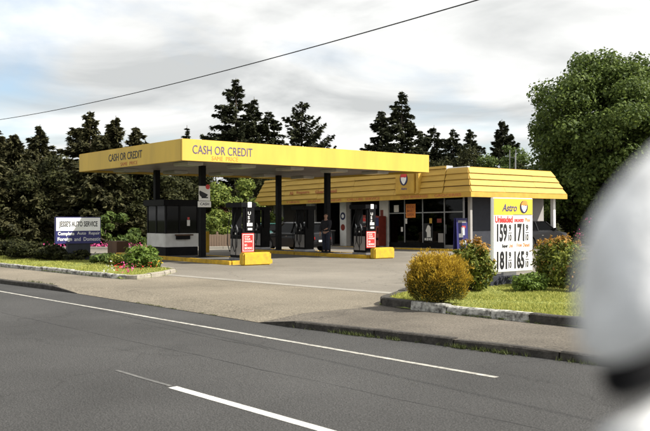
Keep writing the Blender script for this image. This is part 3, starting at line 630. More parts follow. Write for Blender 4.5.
disc('poster_figure', 'paper', w_, (-4.2, WY - .02, 1.16), .22, .003, 'Y-', .9, -160, 100); face_plate('poster_figure', 'paper', w_, (-4.15, WY - .019, .88), .3, .34, .003, 'Y-'); [face_plate('poster_caption', 'paper', w_, (-4.42 + .15 * k, WY - .019, .60), .11, .12 + .03 * (k % 2), .003, 'Y-') for k in range(4)]
face_plate('window_poster', 'wall_grey', st, (-3.25, WY - .012, .68), .38, .5, .006, 'Y-'); face_plate('window_poster', 'red_dark', st, (-3.35, WY - .012, 1.62), .34, .22, .006, 'Y-'); face_plate('window_poster', 'yellow_trim', st, (-4.0, WY - .012, 1.55), .2, .42, .006, 'Y-')
face_plate('paper_notice', 'paper', st, (-5.9, WY - .05, 1.62), .16, .3, .004, 'Y-'); face_plate('paper_notice', 'paper', st, (-6.3, WY - .012, 1.15), .16, .26, .004, 'Y-'); face_plate('paper_notice', 'paper', st, (-6.75, WY - .012, 2.35), .4, .4, .004, 'Y-')
# shop inside: counter and shelving
box('shop_counter', 'brown_timber', st, -6.9, -5.2, 4.2, 4.9, .116, 1.05)
for k, x in enumerate((-4.5, -3.2, -2.3)):
    for z in (.2, .6, 1.0, 1.4): box('shelf', 'grey_bin', st, x - .45, x + .45, 3.4, 3.9, z, z + .03)
# signs on the pillars
disc('pillar_badge', 'navy', st, (-11.5, WY - .105, 1.98), .24, .008, 'Y-'); disc('badge_centre', 'sign_white', st, (-11.5, WY - .114, 1.98), .12, .004, 'Y-'); disc('pillar_badge', 'red_dark', st, (-11.5, WY - .105, 1.28), .2, .008, 'Y-')
face_plate('pillar_notice', 'red_dark', st, (-7.9, WY - .105, 2.12), .26, .36, .006, 'Y-')
# roof aerials
ae = thing('roof_aerial', 'cluster of thin metal aerial poles behind the yellow mansard roof', 'aerial', (-31.2, 38.6, 0))
for k, (dx, dy, hh) in enumerate(((0, 0, 5.7), (.25, .18, 5.5), (.1, .42, 5.75))): MB().tube([(dx, dy, 4.25), (dx, dy, hh)], .025, 6).build('aerial_pole', 'steel', ae)
MB().tube([(0, 0, 5.3), (.25, .18, 5.2), (.1, .42, 5.35)], .012, 5).build('brace', 'steel', ae)

# vending machines against the pillar, bin cabinet, sandwich board
def vend(x, y, m, label, badge):
    t = thing('vending_machine', label, 'vending machine', (x, y, .1)); MB().box(-.42, .42, -.35, .35, 0, 1.8).build('cabinet', m, t, bevel=.03)
    box('front_panel', 'red_dark' if m == 'red_dark' else 'navy', t, -.36, .36, -.362, -.351, .3, 1.7); box('slot', 'black_paint', t, .12, .3, -.37, -.363, .75, 1.1); box('tray', 'black_paint', t, -.3, .3, -.37, -.363, .35, .5)
    if badge: disc('badge', 'wall_grey', t, (-.02, -.364, 1.38), .26, .006, 'Y-', 1.05); disc('badge_centre', 'red_plastic', t, (-.02, -.371, 1.43), .2, .004, 'Y-', 1.05, 0, 180); disc('badge_centre', 'ink_black', t, (-.02, -.371, 1.33), .2, .004, 'Y-', 1.05, 180, 360)
    return t
vend(-37.0, 32.75, 'red_dark', 'red vending machine with round badge beside the white pillar', True)
t = vend(-35.95, 32.72, 'red_dark', 'narrow red and blue dispenser against the glass shop front', False); t.scale = (.5, .8, .97); box('top_panel', 'navy', t, -.38, .38, -.375, -.363, 1.2, 1.7)
t = thing('bin_cabinet', 'low dark bin cabinet with pale lid outside the open repair bays', 'bin', (-40.9, 32.3, .1)); MB().box(-.85, .85, -.35, .35, 0, .82).build('cabinet', 'grey_bin', t, bevel=.03); MB().box(-.88, .88, -.38, .38, .821, .87).build('lid', 'wall_grey', t, bevel=.01)
t = thing('sandwich_board', 'navy blue sandwich board with red and white picture outside the shop door', 'sign', (-29.35, 32.35, .1)); 
for s in (-1, 1):
    p = MB().add([(s * .15, -.42, .0), (s * .15, .42, 0), (s * .08, .42, 1.62), (s * .08, -.42, 1.62), (s * .15 - s * .03, -.42, .0), (s * .15 - s * .03, .42, 0), (s * .05, .42, 1.62), (s * .05, -.42, 1.62)], [(0, 1, 2, 3), (7, 6, 5, 4), (0, 1, 5, 4), (1, 2, 6, 5), (2, 3, 7, 6), (3, 0, 4, 7)]).build('panel', 'sign_navy', t)
def onb(y, z): return (.08 + (.15 - .08) * (1 - z / 1.62) + .004, y, z)
for nm, m_, y, z, w, h in (('picture', 'paper', .04, .95, .26, .42), ('picture', 'red_plastic', .1, 1.16, .3, .12), ('picture', 'paper', -.12, .72, .3, .2), ('picture', 'ink_black', .02, .88, .1, .22), ('caption', 'paper', 0, .36, .5, .18), ('heading', 'wall_grey', 0, 1.44, .6, .12)):
    o = face_plate(nm, m_, t, (0, 0, 0), w, h, .006); o.location = onb(y, z); o.rotation_euler = (0, -math.atan2(.07, 1.62), 0)
# price sign
ps = thing('price_sign', 'tall white price board with yellow header showing four fuel prices on a dark plinth', 'sign', (-12.95, 16.16, -.13)); ps.scale = (1, 1.21, 1.065)
MB().box(-.50, .10, -.82, .14, .19, .43).build('plinth', 'slate', ps, bevel=.02); box('neck', 'steel', ps, -.085, -.01, -.3, .1, .431, .499)
MB().box(-.09, .0, -.62, .62, .50, 2.19).build('cabinet', 'sign_white', ps, bevel=.012)
hd = face_plate('header', 'sign_yellow', ps, (.001, 0, 1.985), 1.2, .37, .006)
fc = face_plate('face', 'sign_white', ps, (.001, 0, 1.155), 1.2, 1.27, .004)
text('Astro', 'ink_navy', hd, (.010, -.13, 1.965), .46, .17, 'X+', bold=.018, shear=.25); emblem(hd, (.008, .32, 1.985), .145, 'X+', 'ink_orange')
box('divider', 'ink_navy', hd, .0075, .009, -.02, .58, 1.802, 1.81)
text('Unleaded', 'ink_red', fc, (.008, -.30, 1.70), .54, .155, 'X+', bold=.035); text('UNLEADED', 'ink_red', fc, (.008, .17, 1.675), .30, .075, 'X+', bold=.04); text('Plus', 'ink_orange', fc, (.008, .44, 1.69), .16, .085, 'X+')
text('Super', 'ink_black', fc, (.008, -.27, 1.09), .18, .10, 'X+', bold=.02); text('Unl', 'ink_orange', fc, (.008, -.09, 1.10), .11, .08, 'X+'); text('From', 'ink_orange', fc, (.008, .18, 1.11), .15, .08, 'X+'); text('Diesel', 'ink_orange', fc, (.008, .40, 1.11), .2, .09, 'X+')
for (s, y, z) in (('159', -.34, 1.395), ('171', .20, 1.395), ('181', -.34, .775), ('165', .20, .775)):
    text(s, 'ink_black', fc, (.008, y - .02, z), .31, .41, 'X+', bold=.035, name='price_digits'); text('9', 'ink_black', fc, (.008, y + .225, z + .11), .07, .15, 'X+', bold=.03, name='price_digits'); text('10', 'ink_black', fc, (.008, y + .225, z - .11), .09, .15, 'X+', bold=.02, name='price_digits'); box('fraction_bar', 'ink_black', fc, .006, .010, y + .175, y + .28, z - .012, z + .004)
# auto service sign
js = thing('auto_service_sign', 'low navy and white auto service sign on a dark planted base', 'sign', (-30.75, 12.4, .08))
MB().box(-.3, -.05, -.38, .50, 0, .70).build('base', 'slate', js, bevel=.02)
MB().box(-.12, .0, -.90, .90, .66, 1.68).build('cabinet', 'sign_navy', js, bevel=.012)
fw = face_plate('upper_face', 'sign_white', js, (.001, 0, 1.40), 1.74, .50, .005)
text("JESSE'S AUTO SERVICE", 'ink_black', fw, (.008, .0, 1.385), 1.52, .27, 'X+', bold=.02)
text('Complete', 'paper', js, (.004, -.49, 1.03), .64, .17, 'X+', bold=.035); text('Auto  Repair', 'paper', js, (.004, .40, 1.04), .92, .15, 'X+')
text('Foreign', 'paper', js, (.004, -.54, .82), .56, .17, 'X+', bold=.035); text('and  Domestic', 'paper', js, (.004, .36, .83), 1.05, .14, 'X+')

# ------------------------------------------------------------------ trees
def branch_mesh(segs, n=6):
    m = MB()
    for path, rad in segs: m.tube(path, rad, n)
    return m
def conifer(hh, spread, seed, m='needle', bare=.06, dens=1.0, droop=.35, ragged=.35, tuft=.34):
    """one spruce or fir: tapered trunk, whorls of drooping boughs hung with sprays"""
    rng = np.random.default_rng(seed); segs = [([(0, 0, 0), (rng.normal() * .05, rng.normal() * .05, hh * .5), (0, 0, hh * .985)], [hh * .018 + .05, hh * .011 + .02, .02])]
    C, Nn, Sz, Al = [], [], [], []
    z = hh * bare; lean = rng.uniform(0, 6.28)
    while z < hh * .975:
        t = (z / hh - bare) / (1 - bare); base = spread * (1 - t) ** .85 * (.72 + .28 * min(1, t * 7))
        for k in range(int(rng.integers(4, 7))):
            a = rng.uniform(0, 6.283); ln = max(.22, base * rng.uniform(1 - ragged * 1.5, 1 + ragged * .55) * (1 + .18 * math.cos(a - lean)))
            dz = -droop * ln * rng.uniform(.5, 1.2) + (1 - t) * 0.0; st_ = 6
            pts = []
            for i in range(st_):
                u = i / (st_ - 1); pts.append((math.cos(a) * ln * u, math.sin(a) * ln * u, z + ln * .14 * u + dz * u * u + ln * .16 * u ** 4))
            if ln > .6: segs.append(([pts[0], pts[3], pts[5]], [.012 + ln * .012, .012, .005]))
            nt_ = max(8, int(ln * 44 * dens)); us = rng.uniform(.12, 1.02, nt_) ** .75
            P = np.array(pts); x = us * (st_ - 1); i0 = np.clip(x.astype(int), 0, st_ - 2); f = (x - i0)[:, None]; q = P[i0] * (1 - f) + P[i0 + 1] * f
            side = np.array([-math.sin(a), math.cos(a), 0]); sg = rng.uniform(-1, 1, nt_); wdt = .26 * ln * (1 - us) + .03
            q += side * (sg * wdt)[:, None]; q[:, 2] += -np.abs(rng.normal(0, .13, nt_)) * (1 + ln * .15) + .04
            C.append(q); Sz.append(tuft * rng.uniform(.55, 1.2, nt_) * (.75 + .25 * min(1, ln))); Nn.append(np.tile([math.cos(a) * .25, math.sin(a) * .25, .75], (nt_, 1))); Al.append(np.tile([math.cos(a), math.sin(a), -.25], (nt_, 1)) + side * (sg * .8)[:, None])
        z += max(.16, .034 * hh * rng.uniform(.6, 1.2)) * (1 - .35 * t)
    return segs, np.concatenate(C), np.concatenate(Sz), np.concatenate(Nn), np.concatenate(Al)
def put_conifer(name, label, loc, hh, spread, seed, group, m='needle', **k):
    t = thing(name, label, 'tree', loc, random.uniform(0, 6.28), group); segs, C, Sz, Nn, Al = conifer(hh, spread * 1.4, seed, m, **k)
    branch_mesh(segs, 5).build('trunk', 'bark', t, fix=False); scatter('crown', C, Sz, m, t, Nn, 2.6, along=Al); return t
def broad(hh, cr, seed, clumps, per, size, low=.12, flat=1.0, loose=0.0):
    """crown of leaf clumps round forking limbs; returns limb tubes and leaf centres"""
    rng = np.random.default_rng(seed); segs = [([(0, 0, 0), (rng.normal() * .1, rng.normal() * .1, hh * .25), (rng.normal() * .2, rng.normal() * .2, hh * .55)], [hh * .022 + .03, hh * .017 + .02, hh * .009 + .01])]
    C, Nn = [], []
    for k in range(clumps):
        u = rng.uniform(-1, 1); a = rng.uniform(0, 6.283); r = rng.uniform(.35, 1) ** .45; s = math.sqrt(1 - u * u)
        zc = hh * (low + (1 - low) / 2); p = np.array([cr * r * s * math.cos(a), cr * r * s * math.sin(a) * flat, zc + hh * (1 - low) * .5 * r * u])
        w = 1.0 - .35 * max(0, (p[2] / hh - .6) / .4); p[:2] *= w; p += rng.normal(size=3) * cr * (.06 + .09 * loose)
        cs = cr * rng.uniform(.15 - .07 * loose, .33 - .12 * loose); n = int(per * (cs / (cr * .24)) ** 2)
        d = rng.normal(size=(n, 3)); d /= np.linalg.norm(d, axis=1)[:, None]; q = p + d * cs * rng.uniform(.45, 1.08, (n, 1)) * np.array([1, 1, .72])
        C.append(q); Nn.append(d * .6 + np.array([0, 0, .45]))
        if k % 3 == 0:
            z0 = hh * rng.uniform(.12, .5); segs.append(([(0, 0, min(z0, p[2] * .7)), (p[0] * .45, p[1] * .45, (z0 + p[2]) * .5), tuple(p)], [hh * .008 + .01, hh * .005 + .006, .008]))
    return segs, np.concatenate(C), np.concatenate(Nn)
def put_broad(name, label, cat, loc, hh, cr, seed, clumps, per, size, m, group=None, low=.12, flat=1.0, trunk='trunk', leafname='crown', zmin=.05, loose=0.0):
    t = thing(name, label, cat, loc, random.uniform(0, 6.28), group); segs, C, Nn = broad(hh, cr, seed, clumps, per, size, low, flat, loose)
    k = C[:, 2] > zmin; C, Nn = C[k], Nn[k]
    branch_mesh(segs, 5).build(trunk, 'bark', t, fix=False); scatter(leafname, C, size * RNG.uniform(.6, 1.25, len(C)), m, t, Nn, 1.5); return t

TL = 'dark trees along the left edge of the lot'; TF = 'tall firs beyond the station'
def tree_at(x, ytop, d): p = ray(x, d); return (p.x, p.y, -.05), hgt(ytop, d)
i = 0
for (x, yt, d, sp, label) in [(-12, 118, 58, 3.4, 'dark fir at the outer end of the row of trees behind the auto service sign'), (14, 132, 56, 3.0, 'shorter dark fir second from the outer end of the row behind the auto service sign'),
        (40, 122, 66, 3.2, 'dark fir with ragged rounded top beside the gap in the left row of trees'), (90, 108, 60, 3.4, 'tall dark fir behind the road end of the canopy'),
        (116, 113, 64, 3.3, 'dark fir with twin next to it over the cash or credit lettering'), (136, 124, 60, 3.1, 'lower dark fir at the inner end of the left row of trees'),
        (27, 158, 50, 2.8, 'short pointed fir in front of the outer leafy trees'), (68, 156, 52, 2.6, 'short pointed fir right behind the auto service sign'), (103, 134, 51, 3.0, 'pointed fir just beyond the road end of the canopy'), (-6, 150, 50, 2.8, 'short pointed fir at the outer end of the flower border'), (152, 158, 55, 2.6, 'short pointed fir behind the payment booth')]:
    l, h = tree_at(x, yt, d); put_conifer('fir_tree', label, l, h, sp * .9, 11 + i, TL, m='needle_warm', dens=1.5, ragged=.3, droop=.25, bare=.03, tuft=.19); i += 1
for (x, yt, d, sp, label, rg, dn) in [(187, 123, 85, 1.7, 'small pointed spruce peeping over the canopy corner', .3, 1.3), (236, 75, 80, 4.2, 'tallest spruce standing over the canopy lettering', .35, 1.3), (254, 94, 83, 3.6, 'spruce close behind the tallest one', .35, 1.3),
        (268, 108, 86, 4.6, 'wide low boughed spruce leaning out from the tallest pair', .3, 1.2), (302, 99, 80, 4.4, 'sparse crooked fir with wide upswept boughs standing alone', .5, .85),
        (402, 88, 82, 4.6, 'tall pointed fir behind the store end of the canopy', .35, 1.3), (382, 108, 86, 3.6, 'lower fir leaning against the tall fir behind the store', .35, 1.3),
        (434, 123, 90, 3.8, 'ragged fir over the step in the store roof', .45, 1.2), (453, 126, 88, 3.2, 'middle one of three ragged firs over the store roof', .45, 1.2), (470, 127, 90, 3.4, 'ragged fir nearest the lone round topped tree', .45, 1.2),
        (421, 128, 92, 3.0, 'small fir between the tall pointed fir and the ragged ones', .4, 1.2), (502, 117, 84, 3.0, 'slim round topped dense tree standing alone over the store corner', .15, 1.9)]:
    l, h = tree_at(x, yt, d); k = {'droop': -.25 if x == 302 else .30}
    if x == 502: k = {'droop': .1, 'bare': .05}
    put_conifer('fir_tree', label, l, h, sp, 26 + i, TF, ragged=rg, dens=dn, tuft=.18, **k); i += 1
# dense broadleaved belt that closes the view behind the lot
WB = 'dark leafy trees closing the view behind the lot'
for (x, yt, d, cr, m, label) in [(-10, 165, 52, 4.4, 'leaf_dark', 'dark leafy tree low under the outer firs'), (28, 168, 54, 4.2, 'leaf_dark', 'dark leafy tree behind the shrubs left of the auto service sign'), (62, 166, 55, 3.9, 'leaf_dark', 'dark leafy tree right behind the auto service sign'),
        (95, 160, 53, 4.0, 'leaf_dark', 'dark leafy tree under the road end of the canopy'), (128, 160, 54, 3.8, 'leaf_dark', 'dark leafy tree left of the booth with a bare trunk'), (160, 165, 57, 3.6, 'leaf_dark', 'dark leafy tree right behind the booth'),
        (192, 172, 66, 4.0, 'leaf_dark', 'dark leafy tree between booth and copper tree'), (268, 168, 74, 4.6, 'leaf_dark', 'dark leafy tree behind the outer end of the store'), (305, 165, 78, 5.0, 'leaf_dark', 'dark leafy tree behind the repair bays'), (345, 160, 80, 5.0, 'leaf_dark', 'dark leafy tree under the lone crooked fir'),
        (385, 158, 78, 5.0, 'leaf_dark', 'dark leafy tree under the tall pointed fir'), (430, 155, 80, 5.0, 'leaf_dark', 'dark leafy tree behind the step in the store roof'), (472, 156, 80, 4.8, 'leaf_dark', 'dark leafy tree below the ragged firs'), (515, 152, 76, 4.2, 'leaf_mid', 'mid green leafy tree behind the roof aerials'),
        (545, 150, 72, 4.6, 'leaf_dark', 'dark leafy tree between aerials and maple'), (590, 172, 66, 5.0, 'leaf_dark', 'dark leafy tree low under the big maple'), (640, 160, 70, 5.4, 'leaf_dark', 'dark leafy tree beyond the big maple')]:
    l, h = tree_at(x, yt, d); put_broad('leafy_tree', label, 'tree', l, h, cr, 65 + i, 64, 520, .15, m, WB, low=.02, loose=.6); i += 1
for (x, yt, d, cr, m, cl, nm, label) in [(232, 182, 58, 2.9, 'leaf_bright', 40, 'leafy_tree', 'bright green sunlit tree between booth and first fuel pump'), (205, 184, 60, 2.3, 'leaf_copper', 30, 'leafy_tree', 'copper red leaved tree behind the column sign'), (165, 178, 62, 2.4, 'leaf_mid', 26, 'leafy_tree', 'mid green tree showing over the booth roof'),
        (212, 216, 52, 1.9, 'leaf_bright', 26, 'shrub', 'bright green shrub over the timber fence'), (252, 205, 55, 2.0, 'leaf_bright', 26, 'shrub', 'bright green shrub behind the teal car'), (292, 200, 72, 3.0, 'leaf_bright', 30, 'leafy_tree', 'bright green tree seen through the open repair bay'), (108, 214, 48, 1.6, 'leaf_mid', 24, 'shrub', 'mid green shrub in the flower bed left of the booth'), (140, 236, 47, 1.0, 'leaf_mid', 16, 'shrub', 'small green shrub in the flower bed beside the booth')]:
    l, h = tree_at(x, yt, d); put_broad(nm, label, 'tree' if nm == 'leafy_tree' else 'shrub', l, h, cr, 115 + i, cl, 420, .14, m, None, low=.03, loose=.5); i += 1
l, h = tree_at(607, 56, 62); put_broad('maple_tree', 'huge leafy green maple towering beside the store', 'tree', l, h, 5.7, 207, 270, 560, .18, 'leaf_maple', None, low=.04, loose=.35)
l, h = tree_at(668, 66, 66); put_broad('maple_tree', 'second green maple merging with the huge one beside the store', 'tree', l, h, 5.6, 203, 190, 480, .19, 'leaf_maple', None, low=.05, loose=.4)
# hedges of ground cover at the back of the lot
def hedge(name, pts, w, hh, n, m, label, size=.2):
    P = [np.array(p) for p in pts]; seg = np.array([np.linalg.norm(P[k + 1] - P[k]) for k in range(len(P) - 1)]); pr = seg / seg.sum(); k = RNG.choice(len(seg), n, p=pr); t = RNG.random(n)[:, None]
    A = np.array(P)[k]; B = np.array(P)[k + 1]; c = A * (1 - t) + B * t; s = c[:, 0] * 1.3 + c[:, 1]; hv = hh * (.65 + .25 * np.sin(s) + .2 * np.sin(s * 2.7 + 1))
    a = RNG.uniform(0, math.pi, n); d = np.array([-(B - A)[:, 1], (B - A)[:, 0]]).T; d /= np.linalg.norm(d, axis=1)[:, None]
    off = np.cos(a) * w * .5 * RNG.uniform(.75, 1.1, n); C = np.column_stack([c + d * off[:, None], np.sin(a) * hv * RNG.uniform(.7, 1.08, n) + .02]); Nn = np.column_stack([d * np.cos(a)[:, None], np.sin(a)])
    return tag(scatter(name, C, size * RNG.uniform(.6, 1.3, n), m, None, Nn, 1.4), label, 'hedge', kind='stuff')
gl = lambda x, y: tuple(at(x, y))[:2]
hedge('ground_cover', [gl(-40, 248), gl(60, 246.5), gl(150, 246), gl(200, 245)], 2.2, .9, 7000, 'leaf_mid', 'green planting behind the pink flower border')
hedge('ground_cover', [gl(520, 245.5), gl(600, 246), gl(700, 248)], 2.4, 1.3, 6000, 'leaf_dark', 'dark green planting at the back of the lot under the maple')
def flowers(name, cen, m, size, label, grp=None): return tag(scatter(name, np.array(cen), size * RNG.uniform(.6, 1.2, len(cen)), m, None, None, 1.0, up=.4), label, 'flowers', grp, 'stuff')
def blob(x, y, z, n, r, rz=None): return [(x + random.gauss(0, r), y + random.gauss(0, r), max(.03, z + random.gauss(0, rz or r * .5))) for _ in range(n)]
pk = []
for xx in np.linspace(-20, 150, 60):
    p = at(float(xx), 249.3 - xx * .004); w_ = .5 + .5 * math.sin(xx * .21) + (.9 if 85 < xx < 100 or 125 < xx < 150 else 0)
    pk += blob(p.x, p.y, .22, int(12 * max(0, w_)), .35, .07)
flowers('pink_flowers', pk, 'petal_pink', .10, 'low border of pink flowers across the back of the lot')
flowers('pink_flowers', blob(*ray(587, 48)[:2], 1.6, 8, .10, .08) + blob(*ray(580, 49)[:2], .75, 14, .2, .15), 'petal_pink', .10, 'pink blossoms on the dark planting under the maple')

# ------------------------------------------------------------------ planting near the road
def bush(name, label, loc, w, hh, n, size, m, seed, m2=None, lobes=14, spiky=0.0, stems=7, wy=None, thr=.82, fat=1.0, asp=2.0):
    """rounded shrub: stems from the base, leaf sprays over uneven lobes, darker leaves inside"""
    rng = np.random.default_rng(seed); t = thing(name, label, 'shrub', loc); wy = wy or w; segs = []; C = []; D = []
    for k in range(lobes):
        a = 2.4 * k + rng.uniform(-.4, .4); u = ((k + .5) / lobes); r = math.sqrt(1 - (1 - 1.6 * u) ** 2) * .68; z = .40 + .34 * (1 - 1.6 * u) + rng.uniform(-.05, .07)
        p = np.array([w / 2 * r * math.cos(a), wy / 2 * r * math.sin(a), hh * z]); rad = np.array([w, wy, hh * 1.0]) * rng.uniform(.15, .25) * fat
        k_ = int(n / lobes); d = rng.normal(size=(k_, 3)); d /= np.linalg.norm(d, axis=1)[:, None]
        q = p + d * rad * rng.uniform(.7, 1.1, (k_, 1)); 
        if spiky:
            tip = rng.random(k_) < .35; tips = p + np.array([0, 0, 1]) * 0; nb = 9; dirs = rng.normal(size=(nb, 3)); dirs[:, 2] = abs(dirs[:, 2]) + .7; dirs /= np.linalg.norm(dirs, axis=1)[:, None]
            ii = rng.integers(0, nb, k_); s_ = rng.uniform(.8, 1 + spiky, k_); q2 = p + dirs[ii] * rad * s_[:, None] + rng.normal(size=(k_, 3)) * (.035 * (1.5 + spiky - s_))[:, None]; q[tip] = q2[tip]; d[tip] = dirs[ii][tip]
        C.append(q); D.append(d)
        segs.append(([(rng.normal() * w * .04, rng.normal() * w * .04, 0), tuple(p * np.array([.6, .6, .6])), tuple(p)], [.016, .011, .005]))
    C = np.concatenate(C); D = np.concatenate(D); k = C[:, 2] > .02; C, D = C[k], D[k]
    branch_mesh(segs, 5).build('stems', 'bark', t, fix=False)
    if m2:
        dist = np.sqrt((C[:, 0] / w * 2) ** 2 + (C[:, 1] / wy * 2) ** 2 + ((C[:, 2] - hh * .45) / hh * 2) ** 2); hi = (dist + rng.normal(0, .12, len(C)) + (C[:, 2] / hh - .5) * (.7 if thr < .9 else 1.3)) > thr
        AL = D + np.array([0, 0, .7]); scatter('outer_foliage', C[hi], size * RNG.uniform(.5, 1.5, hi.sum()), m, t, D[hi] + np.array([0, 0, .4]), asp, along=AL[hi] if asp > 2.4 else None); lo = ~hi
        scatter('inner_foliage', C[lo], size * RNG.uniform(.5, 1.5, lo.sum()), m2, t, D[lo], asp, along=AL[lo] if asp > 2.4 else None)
    else: scatter('foliage', C, size * RNG.uniform(.6, 1.3, len(C)), m, t, D + np.array([0, 0, .4]), 1.8)
    return t
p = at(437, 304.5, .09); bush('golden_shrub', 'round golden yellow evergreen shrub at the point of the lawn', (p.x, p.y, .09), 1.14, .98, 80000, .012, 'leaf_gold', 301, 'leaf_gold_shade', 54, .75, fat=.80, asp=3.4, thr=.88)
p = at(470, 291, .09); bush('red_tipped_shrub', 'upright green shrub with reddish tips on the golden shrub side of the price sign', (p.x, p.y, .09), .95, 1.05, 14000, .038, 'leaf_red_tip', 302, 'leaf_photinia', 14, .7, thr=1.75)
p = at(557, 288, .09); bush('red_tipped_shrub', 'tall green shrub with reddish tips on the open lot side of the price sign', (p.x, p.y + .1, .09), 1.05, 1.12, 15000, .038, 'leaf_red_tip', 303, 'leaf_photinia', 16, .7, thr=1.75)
p = at(572, 292, .09); bush('rose_shrub', 'thin leggy rose shrub at the edge of the lawn beside the price sign', (p.x, p.y, .09), .95, 1.0, 1500, .055, 'leaf_photinia', 304, None, 11, .9)
p = at(530, 292, .09); bush('low_shrub', 'low green shrub in front of the price sign plinth', (p.x, p.y, .09), .75, .42, 3500, .04, 'leaf_low', 305, None, 9, .4)
p = at(507, 286, .09); bush('low_shrub', 'small dark green plant against the back of the price sign plinth', (p.x - 1.0, p.y, .09), .7, .5, 2000, .045, 'leaf_dark', 306, None, 8, .3)
p = at(600, 285, .09); bush('low_shrub', 'loose low shrub further along the lawn from the price sign', (p.x, p.y, .09), 1.6, .5, 3500, .05, 'leaf_photinia', 307, None, 10, .4)
# border by the auto service sign
p = at(143, 270.5); bush('flowering_shrub', 'fresh green leafy plant at the tip of the flower border facing the driveway', (p.x, p.y, .08), 1.15, .72, 4500, .06, 'leaf_low', 311, None, 12, .6)
p = at(122, 268); bush('flowering_shrub', 'low green plant between lawn and flower border tip', (p.x, p.y, .08), .9, .38, 2200, .06, 'leaf_photinia', 312, None, 9, .5)
p = at(104, 266.5); bush('low_shrub', 'low green plant at the lawn end of the flower border', (p.x, p.y, .08), 1.1, .38, 2000, .07, 'leaf_mid', 313, None, 9, .3)
for k, (x, y, w_, h_, l_) in enumerate([(72, 262.5, 1.5, .45, 'dark low plants hugging the base of the auto service sign'), (50, 262, 1.3, .55, 'dark low shrub left of the auto service sign base'), (30, 261, 1.8, .75, 'dark spreading shrub on the lawn left of the auto service sign'), (14, 260, 1.6, .8, 'dark spreading shrub second along the lawn from the auto service sign'), (-6, 258, 2.0, .7, 'dark spreading shrub third along the lawn from the auto service sign')]):
    p = at(x, y); bush('low_shrub', l_, (p.x, p.y, .08), w_, h_, 2600, .075, 'leaf_dark', 320 + k, None, 10, .4)
p = at(4, 247); put_broad('shrub', 'mid green rounded shrub beyond the lot at the outer end of the flower border', 'shrub', (p.x, p.y, 0), 2.0, 1.6, 330, 20, 130, .22, 'leaf_mid', None, low=.03)
F = lambda x, y, n, r: blob(at(x, y).x, at(x, y).y, .26, n, r, .08)
flowers('red_flowers', F(119, 276, 22, .10) + F(136, 275, 12, .2) + F(152, 272, 8, .12), 'petal_red', .055, 'red flowers along the kerb at the tip of the left border')
flowers('pink_flowers', F(128, 276.5, 26, .1) + F(124, 277, 10, .08), 'petal_pink', .055, 'pink flowers clustered at the kerb corner of the left border')
flowers('yellow_flowers', F(157, 271, 26, .12) + F(112, 266, 50, .25) + F(100, 266, 20, .2), 'petal_yellow', .055, 'yellow flowers scattered in the left border')
flowers('white_flowers', F(110, 277, 22, .12) + F(98, 265, 24, .12), 'petal_white', .055, 'white flowers at the kerb of the left border')

# ------------------------------------------------------------------ timber fence and back kerb
a = at(176, 249.2); b = at(252, 248.0); fn = thing('timber_fence', 'weathered brown board fence below the bright green tree', 'fence', a); d = (b - a); n_ = int(d.length / .15); ang = math.atan2(d.y, d.x); fn.rotation_euler = (0, 0, ang)
bm_ = MB().box(-.066, .066, -.012, .012, .03, .8).mesh('board')
for k in range(n_):
    o = link('board', bm_, 'fence_timber', fn, (k * .15, 0, random.uniform(-.03, .03)))
for z in (.2, .62): box('rail', 'fence_timber', fn, 0, n_ * .15, .013, .06, z, z + .09)
for k in range(0, n_, 16): box('post', 'fence_timber', fn, k * .15 - .05, k * .15 + .05, .061, .16, 0, .95)
kerb('lot_kerb', [gl(-40, 250.5), gl(60, 249.3), gl(150, 249.4), gl(256, 248.6)], .2, -.02, .14, 'concrete', 2.4)
kerb('lot_kerb', [gl(500, 248.5), gl(560, 248.8), gl(690, 250)], .2, -.02, .16, 'concrete', 2.4)

# ------------------------------------------------------------------ cable and poles
cab = []
for k in range(41):
    X_ = -39 + 46 * k / 40; u = (X_ + 15.5) / 13.7; cab.append((X_, 10.0 + .0 * X_, 5.07 + .26 * u * u + .0 * X_))
tag(MB().tube(cab, .011, 5).build('overhead_cable', 'rubber', None, smooth=True), 'thin black overhead cable crossing the sky', 'cable')
for (x, l) in ((-39, 'brown timber utility pole holding the far end of the cable'), (7, 'brown timber utility pole holding the near end of the cable')):
    z = 5.07 + .26 * ((x + 15.5) / 13.7) ** 2; t = thing('utility_pole', l, 'pole', (x, 10.0, -.05)); MB().tube([(0, .18, 0), (0, .18, z + 1.8)], [.16, .11], 10).build('post', 'pole_timber', t, smooth=True); box('crossarm', 'pole_timber', t, -.06, .06, -.8, 1.1, z + 1.2, z + 1.32)
    for k in (-.6, -.2, .9): MB().lathe([(0, 0), (.04, 0), (.05, .06), (.03, .1), (0, .1)], (0, k, z + 1.32), n=8).build('insulator', 'steel', t)

